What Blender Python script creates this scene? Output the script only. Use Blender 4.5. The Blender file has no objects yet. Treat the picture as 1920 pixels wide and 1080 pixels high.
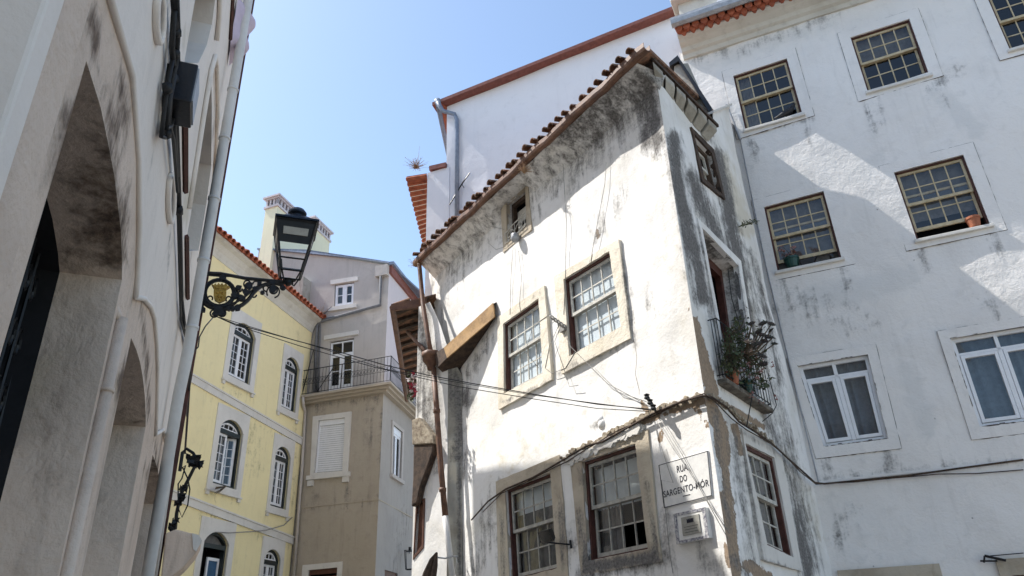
import bpy, bmesh, random
from math import *
from mathutils import Vector, noise
from mathutils.geometry import delaunay_2d_cdt
random.seed(7)
SC = bpy.context.scene
COL = SC.collection
# ------------------------------------------------------------------ camera model
F = 1405.0
CAMZ = 1.6
def _n(v):
    l = sqrt(sum(a*a for a in v)); return tuple(a/l for a in v)
def _d(a, b): return sum(x*y for x, y in zip(a, b))
ZA = _n((-100, 2840, F)); _f = (0, 0, 1)
YA = _n(tuple(_f[i]-_d(_f, ZA)*ZA[i] for i in range(3)))
XA = (ZA[1]*YA[2]-ZA[2]*YA[1], ZA[2]*YA[0]-ZA[0]*YA[2], ZA[0]*YA[1]-ZA[1]*YA[0])
if XA[0] < 0: XA = tuple(-a for a in XA)
def ray(px, py):
    c = (px-960, 540-py, F); return (_d(c, XA), _d(c, YA), _d(c, ZA))
def azim(px, py):
    r = ray(px, py); return degrees(atan2(r[0], r[1]))
def proj(p):
    q = (p[0], p[1], p[2]-CAMZ)
    c = [q[0]*XA[i]+q[1]*YA[i]+q[2]*ZA[i] for i in range(3)]
    if c[2] < .01: return (-9999, -9999)
    return (960+F*c[0]/c[2], 540-F*c[1]/c[2])
def at(px, py, dist):
    r = ray(px, py); h = hypot(r[0], r[1]); return Vector((r[0]/h*dist, r[1]/h*dist, CAMZ+r[2]/h*dist))
def atz(px, py, z):
    r = ray(px, py); t = (z-CAMZ)/r[2]; return Vector((r[0]*t, r[1]*t, z))

class Wall:
    """a vertical plane: u along it, z up, d outwards towards the street"""
    def __init__(s, p0, a):
        s.p0 = (p0[0], p0[1]); s.a = a; a = radians(a); s.U = (sin(a), cos(a)); s.N = (s.U[1], -s.U[0])
        if s.N[0]*(-p0[0])+s.N[1]*(-p0[1]) < 0: s.N = (-s.N[0], -s.N[1])
    def uz(s, px, py, d=0.):
        r = ray(px, py); q = (s.p0[0]+d*s.N[0], s.p0[1]+d*s.N[1])
        t = (q[0]*s.N[0]+q[1]*s.N[1])/(r[0]*s.N[0]+r[1]*s.N[1])
        return ((r[0]*t-q[0])*s.U[0]+(r[1]*t-q[1])*s.U[1], CAMZ+r[2]*t)
    def P(s, u, z, d=0.):
        return Vector((s.p0[0]+u*s.U[0]+d*s.N[0], s.p0[1]+u*s.U[1]+d*s.N[1], z))
    def px(s, px, py, d=0.):
        u, z = s.uz(px, py, d); return s.P(u, z, d)
    def quad(s, q, d=0.):
        """map (s 0..1 left to right, t 0..1 bottom to top, d) onto a quad TL,TR,BR,BL given as picture or (u,z) corners"""
        c = [s.uz(*p, d) if not (abs(p[0]) < 60 and abs(p[1]) < 60) else p for p in q]
        tl, tr, br, bl = c
        w = (abs(tr[0]-tl[0])+abs(br[0]-bl[0]))/2; h = (abs(tl[1]-bl[1])+abs(tr[1]-br[1]))/2
        def M(a, b, e):
            u = (bl[0]*(1-a)+br[0]*a)*(1-b)+(tl[0]*(1-a)+tr[0]*a)*b
            z = (bl[1]*(1-a)+br[1]*a)*(1-b)+(tl[1]*(1-a)+tr[1]*a)*b
            return s.P(u, z, e)
        M.w = w; M.h = h; M.c = [tl, tr, br, bl]; M.wall = s
        return M

# ------------------------------------------------------------------ mesh builder
class MB:
    def __init__(s): s.v = []; s.f = []
    def add(s, vs, fs):
        n = len(s.v); s.v += [Vector(v) for v in vs]; s.f += [tuple(i+n for i in f) for f in fs]; return s
    def box(s, M, s0, s1, t0, t1, d0, d1):
        vs = [M(a, b, c) for c in (d0, d1) for b in (t0, t1) for a in (s0, s1)]
        return s.add(vs, [(0, 1, 3, 2), (4, 6, 7, 5), (0, 4, 5, 1), (2, 3, 7, 6), (0, 2, 6, 4), (1, 5, 7, 3)])
    def hexa(s, vs):
        return s.add(vs, [(0, 1, 2, 3), (7, 6, 5, 4), (0, 4, 5, 1), (1, 5, 6, 2), (2, 6, 7, 3), (3, 7, 4, 0)])
    def cube(s, c, sx, sy, sz, rot=0., U=None):
        if U is None: U = (cos(rot), sin(rot))
        V = (-U[1], U[0]); out = []
        for k in (-1, 1):
            for i, j in ((-1, -1), (1, -1), (1, 1), (-1, 1)):
                out.append((c[0]+i*sx/2*U[0]+j*sy/2*V[0], c[1]+i*sx/2*U[1]+j*sy/2*V[1], c[2]+k*sz/2))
        return s.hexa(out)
    def prism(s, bot, top):
        n = len(bot); f = [tuple(range(n)), tuple(range(2*n-1, n-1, -1))]
        f += [(i, (i+1) % n, n+(i+1) % n, n+i) for i in range(n)]
        return s.add(list(bot)+list(top), f)
    def ext(s, W, pts, d0, d1):
        return s.prism([W.P(u, z, d0) for u, z in pts], [W.P(u, z, d1) for u, z in pts])
    def ring(s, W, outer, inner, d0, d1, closed=True, din=None):
        n = len(outer); vs = []
        if din is None: din = d1
        for d, k in ((d0, 0), (d1, 1)):
            vs += [W.P(u, z, d) for u, z in outer]; vs += [W.P(u, z, d if k == 0 else din) for u, z in inner]
        f = []; m = n if closed else n-1
        for i in range(m):
            j = (i+1) % n
            f += [(i, j, n+j, n+i), (2*n+i, 3*n+i, 3*n+j, 2*n+j), (i, 2*n+i, 2*n+j, j), (n+i, n+j, 3*n+j, 3*n+i)]
        if not closed:
            f += [(0, n, 3*n, 2*n), (n-1, 3*n-1, 4*n-1, 2*n-1)]
        return s.add(vs, f)
    def tube(s, pts, r, n=6, closed=False):
        pts = [Vector(p) for p in pts]; m = len(pts)
        if m < 2: return s
        rr = r if isinstance(r, (list, tuple)) else [r]*m
        base = len(s.v); up = Vector((0.13, 0.21, 1)).normalized()
        prev = None
        for i, p in enumerate(pts):
            a = pts[i-1] if (i or closed) else p; b = pts[(i+1) % m] if (i < m-1 or closed) else p
            t = (b-a)
            t = t.normalized() if t.length > 1e-9 else Vector((0, 0, 1))
            if prev is None:
                x = t.cross(up)
                if x.length < .1: x = t.cross(Vector((1, 0, 0)))
            else:
                x = prev - t*prev.dot(t)
            x.normalize(); prev = x; y = t.cross(x)
            for k in range(n):
                an = 2*pi*k/n; s.v.append(p+(x*cos(an)+y*sin(an))*rr[i])
        for i in range(m if closed else m-1):
            j = (i+1) % m
            for k in range(n):
                l = (k+1) % n
                s.f.append((base+i*n+k, base+i*n+l, base+j*n+l, base+j*n+k))
        if not closed:
            s.f.append(tuple(base+k for k in range(n))[::-1]); s.f.append(tuple(base+(m-1)*n+k for k in range(n)))
        return s
    def lathe(s, c, prof, n=16, rot=0., ax=None):
        base = len(s.v)
        A = Vector(ax).normalized() if ax else Vector((0, 0, 1))
        X = A.orthogonal().normalized(); Y = A.cross(X)
        if not ax: X = Vector((1, 0, 0)); Y = Vector((0, 1, 0))
        for r, z in prof:
            for k in range(n):
                an = rot+2*pi*k/n; s.v.append(Vector(c)+A*z+X*(r*cos(an))+Y*(r*sin(an)))
        for i in range(len(prof)-1):
            for k in range(n):
                l = (k+1) % n; s.f.append((base+i*n+k, base+i*n+l, base+(i+1)*n+l, base+(i+1)*n+k))
        s.f.append(tuple(base+k for k in range(n))[::-1]); s.f.append(tuple(base+(len(prof)-1)*n+k for k in range(n)))
        return s
    def build(s, name, mat, parent=None, smooth=False, bevel=0., label=None):
        me = bpy.data.meshes.new(name)
        if parent is not None: o = root_loc(parent)
        else:
            xs = [v.x for v in s.v]; ys = [v.y for v in s.v]; zs = [v.z for v in s.v]
            o = Vector(((min(xs)+max(xs))/2, (min(ys)+max(ys))/2, min(zs)))
        me.from_pydata([v-o for v in s.v], [], s.f); me.materials.append(mat)
        bm = bmesh.new(); bm.from_mesh(me); bmesh.ops.recalc_face_normals(bm, faces=bm.faces); bm.to_mesh(me); bm.free()
        if smooth: me.polygons.foreach_set('use_smooth', [True]*len(me.polygons))
        ob = bpy.data.objects.new(name, me); COL.objects.link(ob)
        if parent is not None: ob.parent = parent
        else: ob.location = o
        if bevel:
            b = ob.modifiers.new('edge', 'BEVEL'); b.width = bevel; b.segments = 2; b.limit_method = 'ANGLE'
        if label: ob['label'] = label
        return ob
def root_loc(o):
    l = Vector((0, 0, 0))
    while o is not None: l += o.location; o = o.parent
    return l
def tag(o, label, cat, group=None, kind=None):
    if label: o['label'] = label
    if cat: o['category'] = cat
    if group: o['group'] = group
    if kind: o['kind'] = kind
    return o
def thing(name, loc, label, cat, group=None):
    o = bpy.data.objects.new(name, None); COL.objects.link(o); o.location = loc; o.empty_display_size = .2
    return tag(o, label, cat, group)

# ------------------------------------------------------------------ materials
def newmat(name):
    m = bpy.data.materials.new(name); m.use_nodes = True; nt = m.node_tree
    b = nt.nodes['Principled BSDF']; return m, nt, b
def N(nt, t, **k):
    n = nt.nodes.new(t)
    for a, b in k.items(): setattr(n, a, b)
    return n
def noise_n(nt, vec, scale, detail=4, rough=.55, dist=0.):
    n = N(nt, 'ShaderNodeTexNoise'); n.inputs['Scale'].default_value = scale; n.inputs['Detail'].default_value = detail
    n.inputs['Roughness'].default_value = rough; n.inputs['Distortion'].default_value = dist
    nt.links.new(vec, n.inputs['Vector']); return n.outputs['Fac']
def mth(nt, op, a, b=0., c=None, clamp=False):
    n = N(nt, 'ShaderNodeMath', operation=op); n.use_clamp = clamp
    for i, x in enumerate((a, b, c)):
        if x is None: continue
        if isinstance(x, (int, float)): n.inputs[i].default_value = x
        else: nt.links.new(x, n.inputs[i])
    return n.outputs[0]
def ramp(nt, x, lo, hi, a=0., b=1.):
    n = N(nt, 'ShaderNodeMapRange'); n.interpolation_type = 'SMOOTHSTEP'; nt.links.new(x, n.inputs[0])
    for i, v in enumerate((lo, hi, a, b)): n.inputs[i+1].default_value = v
    return n.outputs[0]
def mixc(nt, fac, a, b, mode='MIX'):
    n = N(nt, 'ShaderNodeMix', data_type='RGBA', blend_type=mode)
    for s, x in ((0, fac), (6, a), (7, b)):
        if isinstance(x, (int, float)): n.inputs[s].default_value = x
        elif isinstance(x, tuple): n.inputs[s].default_value = (*x, 1)
        else: nt.links.new(x, n.inputs[s])
    return n.outputs[2]
def coords(nt, sc=(1, 1, 1)):
    g = N(nt, 'ShaderNodeNewGeometry'); m = N(nt, 'ShaderNodeMapping'); m.inputs['Scale'].default_value = sc
    nt.links.new(g.outputs['Position'], m.inputs['Vector']); return m.outputs[0]
def bumpn(nt, b, h, strength, dist=.01):
    n = N(nt, 'ShaderNodeBump'); n.inputs['Strength'].default_value = strength; n.inputs['Distance'].default_value = dist
    nt.links.new(h, n.inputs['Height']); nt.links.new(n.outputs[0], b.inputs['Normal'])

def plaster(name, base, alt, grime_shade=(.10, .095, .09), bare=(.36, .27, .19), patch=(.62, .56, .44),
            mott=.5, bump=.5, streak=.3, spots=0., rough=.9, amount=1.):
    """lime plaster: soft mottling, rain streaks, mould and painted shade (paint.r), bare render (paint.g), yellowed wash (paint.b)"""
    m, nt, b = newmat(name); P = coords(nt); S = coords(nt, (5, 5, .45))
    at_ = N(nt, 'ShaderNodeVertexColor', layer_name='paint'); sep = N(nt, 'ShaderNodeSeparateColor'); nt.links.new(at_.outputs['Color'], sep.inputs[0])
    big = noise_n(nt, P, .9, 5, .6, .4); mid = noise_n(nt, P, 4.5, 6, .62, .3); fine = noise_n(nt, P, 26, 5, .6); st = noise_n(nt, S, 1.3, 5, .6, .5)
    c = mixc(nt, mth(nt, 'MULTIPLY', ramp(nt, big, .42, .68), mott), base, alt)
    dk = tuple(x*.80 for x in alt)
    c = mixc(nt, mth(nt, 'MULTIPLY', ramp(nt, mid, .53, .75), mott*.6), c, dk)
    c = mixc(nt, mth(nt, 'MULTIPLY', ramp(nt, st, .53, .75), streak), c, tuple(x*.62 for x in alt))
    y = mth(nt, 'ADD', mth(nt, 'MULTIPLY', sep.outputs[2], 1.0), mth(nt, 'MULTIPLY', mth(nt, 'SUBTRACT', mid, .5), 1.2))
    c = mixc(nt, mth(nt, 'MULTIPLY', ramp(nt, y, .2, .75), .75), c, patch)
    rag = mth(nt, 'ADD', mth(nt, 'MULTIPLY', mth(nt, 'SUBTRACT', mid, .5), 1.5), mth(nt, 'MULTIPLY', mth(nt, 'SUBTRACT', fine, .5), .7))
    rag2 = mth(nt, 'ADD', rag, mth(nt, 'MULTIPLY', mth(nt, 'SUBTRACT', st, .5), 1.6))
    g = mth(nt, 'ADD', sep.outputs[0], rag2)
    gm = mth(nt, 'MULTIPLY', ramp(nt, g, .12, 1.1), amount)
    gm = mth(nt, 'MULTIPLY', gm, ramp(nt, sep.outputs[0], .02, .12))
    bf = mth(nt, 'ADD', sep.outputs[1], mth(nt, 'MULTIPLY', rag, .8)); bmk = mth(nt, 'MULTIPLY', ramp(nt, bf, .42, .52), ramp(nt, sep.outputs[1], .02, .1))
    c = mixc(nt, bmk, c, mixc(nt, ramp(nt, fine, .3, .7), bare, tuple(x*.7 for x in bare)))
    c = mixc(nt, gm, c, mixc(nt, ramp(nt, fine, .35, .7), tuple(x*1.9 for x in grime_shade), grime_shade))
    if spots:
        v = N(nt, 'ShaderNodeTexVoronoi'); v.inputs['Scale'].default_value = 2.6; v.inputs['Randomness'].default_value = 1; nt.links.new(P, v.inputs['Vector'])
        sp = ramp(nt, mth(nt, 'ADD', v.outputs['Distance'], mth(nt, 'MULTIPLY', fine, .05)), .045, .075, 1., 0.)
        sp = mth(nt, 'MULTIPLY', sp, ramp(nt, big, .45, .6))
        c = mixc(nt, mth(nt, 'MULTIPLY', sp, spots), c, (.16, .14, .13))
    nt.links.new(c, b.inputs['Base Color']); b.inputs['Roughness'].default_value = rough
    b.inputs['Specular IOR Level'].default_value = .25
    h = mth(nt, 'ADD', mth(nt, 'MULTIPLY', mid, 1.), mth(nt, 'MULTIPLY', fine, .35))
    h = mth(nt, 'ADD', h, mth(nt, 'MULTIPLY', big, 1.6))
    h = mth(nt, 'SUBTRACT', h, mth(nt, 'MULTIPLY', bmk, .6))
    bumpn(nt, b, h, bump, .03)
    return m
def simple(name, col, rough=.7, metal=0., var=.35, scale=9., bump=.3, alt=None, spec=.4):
    m, nt, b = newmat(name); P = coords(nt)
    a = noise_n(nt, P, scale, 5, .6); f = noise_n(nt, P, scale*6, 4, .6)
    alt = alt or tuple(x*(1-var) for x in col)
    c = mixc(nt, ramp(nt, mth(nt, 'ADD', mth(nt, 'MULTIPLY', a, .7), mth(nt, 'MULTIPLY', f, .3)), .38, .64), col, alt)
    nt.links.new(c, b.inputs['Base Color']); b.inputs['Roughness'].default_value = rough; b.inputs['Metallic'].default_value = metal
    b.inputs['Specular IOR Level'].default_value = spec
    if bump: bumpn(nt, b, mth(nt, 'ADD', a, mth(nt, 'MULTIPLY', f, .5)), bump, .01)
    return m
def glassmat(name, tint=(.82, .82, .80), refl=.07, rough=.03):
    m = bpy.data.materials.new(name); m.use_nodes = True; nt = m.node_tree; nt.nodes.clear()
    o = N(nt, 'ShaderNodeOutputMaterial'); mx = N(nt, 'ShaderNodeMixShader'); t = N(nt, 'ShaderNodeBsdfTransparent'); g = N(nt, 'ShaderNodeBsdfGlossy')
    t.inputs[0].default_value = (*tint, 1); g.inputs['Roughness'].default_value = rough
    fr = N(nt, 'ShaderNodeLayerWeight'); fr.inputs[0].default_value = .5
    P = coords(nt); nz = noise_n(nt, P, 1.7, 2, .5); bn = N(nt, 'ShaderNodeBump'); bn.inputs['Strength'].default_value = .12; bn.inputs['Distance'].default_value = .05
    nt.links.new(nz, bn.inputs['Height']); nt.links.new(bn.outputs[0], g.inputs['Normal'])
    f = mth(nt, 'ADD', mth(nt, 'MULTIPLY', mth(nt, 'POWER', fr.outputs[1], 4.), .85), refl, clamp=True)
    nt.links.new(f, mx.inputs[0]); nt.links.new(t.outputs[0], mx.inputs[1]); nt.links.new(g.outputs[0], mx.inputs[2]); nt.links.new(mx.outputs[0], o.inputs[0]); return m
M = {}
M['oldwhite'] = plaster('old_white_plaster', (.80, .785, .76), (.68, .655, .60), mott=.75, bump=.42, streak=.22)
M['rwhite'] = plaster('white_wall_paint', (.81, .78, .745), (.71, .68, .645), mott=.5, bump=.6, streak=.16, spots=.8, patch=(.69, .675, .65))
M['gwhite'] = plaster('gable_wall_paint', (.80, .79, .82), (.74, .73, .76), mott=.4, bump=.3, streak=.08)
M['lwhite'] = plaster('arcade_wall_paint', (.84, .765, .69), (.73, .66, .59), mott=.55, bump=.25, streak=.15, grime_shade=(.12, .11, .10))
M['lstone'] = plaster('arcade_stone', (.69, .56, .455), (.51, .40, .315), mott=.9, bump=.7, streak=.4, spots=.7, grime_shade=(.105, .075, .055), patch=(.44, .35, .24))
M['yellow'] = plaster('yellow_wall_paint', (.85, .74, .43), (.78, .68, .40), mott=.5, bump=.25, streak=.24, grime_shade=(.25, .22, .12))
M['beige'] = plaster('beige_wall_paint', (.43, .375, .30), (.38, .33, .265), mott=.7, bump=.3, streak=.3)
M['greywall'] = plaster('grey_wall_paint', (.50, .46, .42), (.43, .40, .365), mott=.6, bump=.3, streak=.28)
M['pinkwall'] = plaster('pale_side_wall', (.60, .55, .56), (.55, .51, .52), mott=.4, bump=.2, streak=.15)
M['trimstone'] = plaster('window_stone', (.76, .70, .59), (.62, .55, .43), mott=.8, bump=.7, streak=.2)
M['brownstone'] = plaster('brown_window_stone', (.50, .435, .34), (.36, .30, .225), mott=.9, bump=.8, streak=.2)
M['whitestone'] = plaster('painted_stone', (.68, .655, .61), (.56, .535, .49), mott=.5, bump=.3, streak=.2)
M['cream'] = plaster('chimney_plaster', (.80, .76, .56), (.74, .70, .52), mott=.4, bump=.2, streak=.15)
M['sidegrey'] = plaster('side_wall_paint', (.38, .35, .315), (.33, .305, .28), mott=.6, bump=.3, streak=.3)
M['cornice'] = plaster('cornice_plaster', (.62, .60, .54), (.47, .44, .38), mott=.8, bump=.5, streak=.2)
M['dark'] = simple('dark_room', (.012, .012, .014), .9, bump=0)
M['room'] = simple('dim_room', (.05, .05, .055), .9, bump=0)
M['maroon'] = simple('maroon_paint', (.085, .028, .02), .6, var=.4)
M['tanpaint'] = simple('tan_window_paint', (.56, .47, .31), .6, var=.3, alt=(.42, .34, .20))
M['greypaint'] = simple('weathered_white_paint', (.60, .58, .52), .6, var=.3)
M['shadedpaint'] = simple('shaded_sash_paint', (.44, .42, .37), .7, var=.35)  # sash paint darkened to carry the shade on the two lower windows
M['whitepaint'] = simple('white_gloss_paint', (.80, .81, .83), .35, var=.06, bump=.05)
M['greenpaint'] = simple('black_green_paint', (.02, .028, .028), .4, var=.3)
M['glass'] = glassmat('window_glass')
M['glassclear'] = glassmat('clear_window_glass', (.93, .95, .96), .03)
M['glassd'] = glassmat('dull_window_glass', (.45, .5, .55), .08, .08)
M['curtain'] = simple('pale_curtain_and_reflection', (.74, .80, .84), .9, var=.10, scale=2, bump=0)
M['curtaind'] = simple('dim_curtain', (.17, .165, .16), .9, var=.3, bump=.3)
M['curtainb'] = simple('blue_grey_curtain', (.15, .20, .26), .9, var=.25, bump=.3)
M['tile'] = simple('old_roof_tile', (.30, .155, .09), .9, var=.65, scale=5, alt=(.06, .045, .035), bump=.6)
M['redtile'] = simple('red_roof_tile', (.40, .115, .055), .85, var=.5, scale=6, alt=(.24, .07, .04), bump=.5)
M['redpaint'] = simple('red_verge_paint', (.24, .085, .065), .7, var=.3)
M['brownmetal'] = simple('brown_gutter', (.17, .085, .05), .6, var=.45, scale=6, alt=(.09, .045, .03))
M['greymetal'] = simple('grey_gutter', (.42, .43, .45), .5, metal=.3, var=.3)
M['bluemetal'] = simple('blue_grey_pipe', (.24, .28, .36), .45, metal=.2, var=.3)
M['darkpipe'] = simple('dull_grey_pipe', (.17, .175, .185), .8, var=.3)
M['wood'] = simple('golden_board', (.40, .235, .085), .6, var=.5, scale=4, alt=(.22, .12, .04))
M['darkwood'] = simple('dark_old_wood', (.085, .055, .038), .85, var=.6, scale=8, alt=(.03, .02, .015), bump=.8)
M['shutter'] = simple('brown_shutter', (.12, .05, .03), .6, var=.3)
M['iron'] = simple('black_iron', (.012, .013, .015), .45, metal=.3, var=.4)
M['lampblue'] = simple('lamp_roof_metal', (.02, .032, .055), .4, metal=.4, var=.4)
M['gold'] = simple('old_gold', (.42, .27, .06), .45, metal=.6, var=.5, scale=30, alt=(.17, .10, .02))
M['frost'] = simple('frosted_diffuser', (.34, .33, .29), .5, var=.15)
M['cable'] = simple('black_cable', (.02, .02, .021), .6, var=.3, bump=0)
M['greycable'] = simple('grey_cable', (.30, .29, .27), .7, var=.3, bump=0)
M['pipewhite'] = simple('white_pipe', (.70, .68, .65), .45, var=.12, scale=3, bump=.05)
M['pierpipe'] = simple('dusty_pipe', (.60, .52, .44), .5, var=.2, scale=5, bump=.05)
M['weed'] = simple('dry_weed', (.42, .29, .17), .9, var=.5, scale=20, alt=(.25, .14, .09))
M['leaf'] = simple('dark_leaf', (.07, .105, .04), .6, var=.6, scale=25, alt=(.06, .055, .03))
M['rosette'] = simple('purple_rosette', (.075, .042, .035), .6, var=.6, scale=25, alt=(.035, .045, .025))
M['flower'] = simple('dusty_pink_flower', (.42, .22, .22), .7, var=.5, scale=25, alt=(.20, .10, .07))
M['redflower'] = simple('red_petal', (.38, .03, .06), .6, var=.3)
M['whiteflower'] = simple('white_petal', (.8, .72, .7), .6, var=.15)
M['stem'] = simple('plant_stem', (.10, .07, .04), .8, var=.4)
M['greenpot'] = simple('green_pot', (.012, .06, .05), .4, var=.3)
M['terracotta'] = simple('terracotta', (.42, .15, .08), .8, var=.25)
M['blackplastic'] = simple('black_plastic', (.012, .012, .014), .35, var=.2)
M['ink'] = simple('sign_ink', (.03, .03, .045), .8, var=.5, scale=40)
M['ink2'] = simple('joint_dark', (.13, .115, .10), .9, var=.5, scale=20)
M['signtile'] = simple('sign_tile', (.78, .77, .74), .45, var=.12, scale=7)
M['plaquegrey'] = simple('plaque_plate', (.36, .35, .31), .5, var=.2, scale=30)
M['bluetile'] = simple('blue_mosaic', (.58, .57, .56), .6, var=.5, scale=26, alt=(.07, .07, .12))
M['bird'] = simple('dark_feathers', (.022, .023, .028), .6, var=.4, scale=30)
M['lilac'] = simple('pale_lilac_cloth', (.62, .52, .62), .8, var=.1)
M['rubble'] = simple('broken_rubble', (.42, .36, .27), .95, var=.6, scale=9, alt=(.16, .12, .085), bump=1.)
M['moldstone'] = plaster('mouldy_stone', (.42, .40, .35), (.25, .23, .19), mott=1., bump=.7, streak=.4)
M['slabstone'] = simple('weathered_slab', (.20, .18, .15), .95, var=.6, scale=8, alt=(.07, .06, .05), bump=.8)
M['street'] = simple('street_cobbles', (.44, .39, .33), .9, var=.35, scale=5, bump=.6)
M['bluedark'] = simple('blue_panel', (.03, .10, .20), .5, var=.3)

# ------------------------------------------------------------------ wall sheets
def inpoly(x, y, P):
    c = False; j = len(P)-1
    for i in range(len(P)):
        xi, yi = P[i]; xj, yj = P[j]
        if (yi > y) != (yj > y) and x < (xj-xi)*(y-yi)/(yj-yi)+xi: c = not c
        j = i
    return c
def segdist(p, a, b):
    dx, dy = b[0]-a[0], b[1]-a[1]; l = dx*dx+dy*dy
    t = 0 if l == 0 else max(0, min(1, ((p[0]-a[0])*dx+(p[1]-a[1])*dy)/l))
    return hypot(p[0]-a[0]-t*dx, p[1]-a[1]-t*dy)
def subdiv(P, g):
    out = []
    for i in range(len(P)):
        a, b = P[i], P[(i+1) % len(P)]; n = max(1, int(hypot(a[0]-b[0], a[1]-b[1])/g))
        out += [(a[0]+(b[0]-a[0])*k/n, a[1]+(b[1]-a[1])*k/n) for k in range(n)]
    return out
FLAT = []
def sheet(name, W, outline, holes, mat, parent, grid=.15, reveal=.22, strokes=(), amp=0., back=.6, d=0., edge=0., zmin=None, jit=0.):
    """a wall face with real openings, their reveals and a dark room face behind each"""
    outl = subdiv(outline, grid*2.)
    if jit: outl = [(u+jit*noise.noise(Vector((u*3, z*3, 5))), z+jit*noise.noise(Vector((u*3, z*3, 9)))) for u, z in outl]
    hol = [subdiv(h, grid*2.) for h in holes]
    pts = []; edges = []
    for P in [outl]+hol:
        n = len(pts); pts += P; edges += [(n+i, n+(i+1) % len(P)) for i in range(len(P))]
    us = [p[0] for p in outl]; zs = [p[1] for p in outl]
    lo = zmin if zmin is not None else min(zs)
    i = 0; u = min(us)+grid*.5
    while u < max(us):
        z = lo+grid*(.5 if i % 2 else .25)
        while z < max(zs):
            if inpoly(u, z, outl) and not any(inpoly(u, z, h) for h in hol):
                if min(min(segdist((u, z), P[k], P[(k+1) % len(P)]) for k in range(len(P))) for P in [outline]+list(holes)) > grid*.4:
                    pts.append((u, z))
            z += grid
        u += grid; i += 1
    r = delaunay_2d_cdt([Vector(p) for p in pts], edges, [], 0, 1e-6)
    V, Fc = r[0], r[2]
    u_lo, u_hi = min(us), max(us)
    def disp(u, z):
        k = min(1., max(0., (u-u_lo)/.35))*min(1., max(0., (u_hi-u)/.35))
        for (WW, fu_, fz_, fr_) in FLAT:
            if WW is W: k *= min(1., max(0., (hypot(u-fu_, z-fz_)-fr_)/.3))
        return d+k*amp*(noise.noise(Vector((u*.7+W.a, z*.7, 1.3)))*1.2+noise.noise(Vector((u*2.1, z*2.1, W.a)))*.45)
    vs = [W.P(v.x, v.y, disp(v.x, v.y)) for v in V]; fs = []
    for f in Fc:
        cx = sum(V[i].x for i in f)/3; cy = sum(V[i].y for i in f)/3
        if inpoly(cx, cy, outl) and not any(inpoly(cx, cy, h) for h in hol): fs.append(tuple(f))
    mats = [0]*len(fs)
    for h in hol:
        n = len(vs); m = len(h)
        vs += [W.P(u, z, disp(u, z)) for u, z in h]+[W.P(u, z, -reveal) for u, z in h]+[W.P(u, z, -back) for u, z in h]
        for k in range(m):
            l = (k+1) % m
            fs.append((n+k, n+l, n+m+l, n+m+k)); mats.append(0)
            if back > reveal: fs.append((n+m+k, n+m+l, n+2*m+l, n+2*m+k)); mats.append(1)
        fs.append(tuple(n+2*m+k for k in range(m))); mats.append(1)
    if edge:
        n = len(vs); m = len(outl)
        vs += [W.P(u, z, disp(u, z)) for u, z in outl]+[W.P(u, z, -edge) for u, z in outl]
        for k in range(m):
            l = (k+1) % m; fs.append((n+k, n+l, n+m+l, n+m+k)); mats.append(0)
    me = bpy.data.meshes.new(name); o = root_loc(parent) if parent else Vector((0, 0, 0))
    me.from_pydata([v-o for v in vs], [], fs); me.materials.append(mat); me.materials.append(M['dark'])
    me.polygons.foreach_set('material_index', mats)
    ca = me.color_attributes.new('paint', 'FLOAT_COLOR', 'POINT')
    data = []
    pp = [proj(v) for v in vs]
    for p in pp:
        c = [0., 0., 0.]
        for ch, line, rad, st in strokes:
            xs = [q[0] for q in line]; ys = [q[1] for q in line]
            if p[0] < min(xs)-rad or p[0] > max(xs)+rad or p[1] < min(ys)-rad or p[1] > max(ys)+rad: continue
            dd = min(segdist(p, line[k], line[k+1]) for k in range(len(line)-1)) if len(line) > 1 else hypot(p[0]-line[0][0], p[1]-line[0][1])
            w = max(0, 1-dd/rad); w = w*w*(3-2*w)*st
            if w > c[ch]: c[ch] = w
        data += [c[0], c[1], c[2], 1.]
    ca.data.foreach_set('color', data)
    ob = bpy.data.objects.new(name, me); COL.objects.link(ob)
    if parent: ob.parent = parent
    return ob
def pz(W, pts, d=0.): return [W.uz(*p, d) for p in pts]

# ------------------------------------------------------------------ windows
def surround(par, W, outer, inner, mat, d1=.035, name='surround', d0=-.06, rough=0.):
    o = [p if abs(p[0]) < 60 and abs(p[1]) < 60 else W.uz(*p, 0) for p in outer]
    i = [p if abs(p[0]) < 60 and abs(p[1]) < 60 else W.uz(*p, 0) for p in inner]
    ob = MB().ring(W, o, i, d0, d1).build(name, mat, par, bevel=0 if W in (O, OS) else .008)
    if W is O or W is OS:
        me = ob.data; bm = bmesh.new(); bm.from_mesh(me)
        bmesh.ops.subdivide_edges(bm, edges=bm.edges[:], cuts=9, use_grid_fill=True)
        org = root_loc(ob)
        for v in bm.verts:
            q = v.co+org; k = noise.noise(q*5)*.012+noise.noise(q*14)*.006
            v.co += Vector((W.U[0]*k, W.U[1]*k, noise.noise(q*6+Vector((9, 9, 9)))*.012))
        bm.to_mesh(me); bm.free()
        ca = me.color_attributes.new('paint', 'FLOAT_COLOR', 'POINT'); data = []
        for v in me.vertices:
            p = proj(v.co+org); c = [0., 0., 0.]
            for ch, line, rad, st in SUR:
                dd = min(segdist(p, line[k], line[k+1]) for k in range(len(line)-1)); w_ = max(0, 1-dd/rad); c[ch] = max(c[ch], w_*w_*(3-2*w_)*st)
            data += [*c, 1.]
        ca.data.foreach_set('color', data)
    return ob
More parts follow.
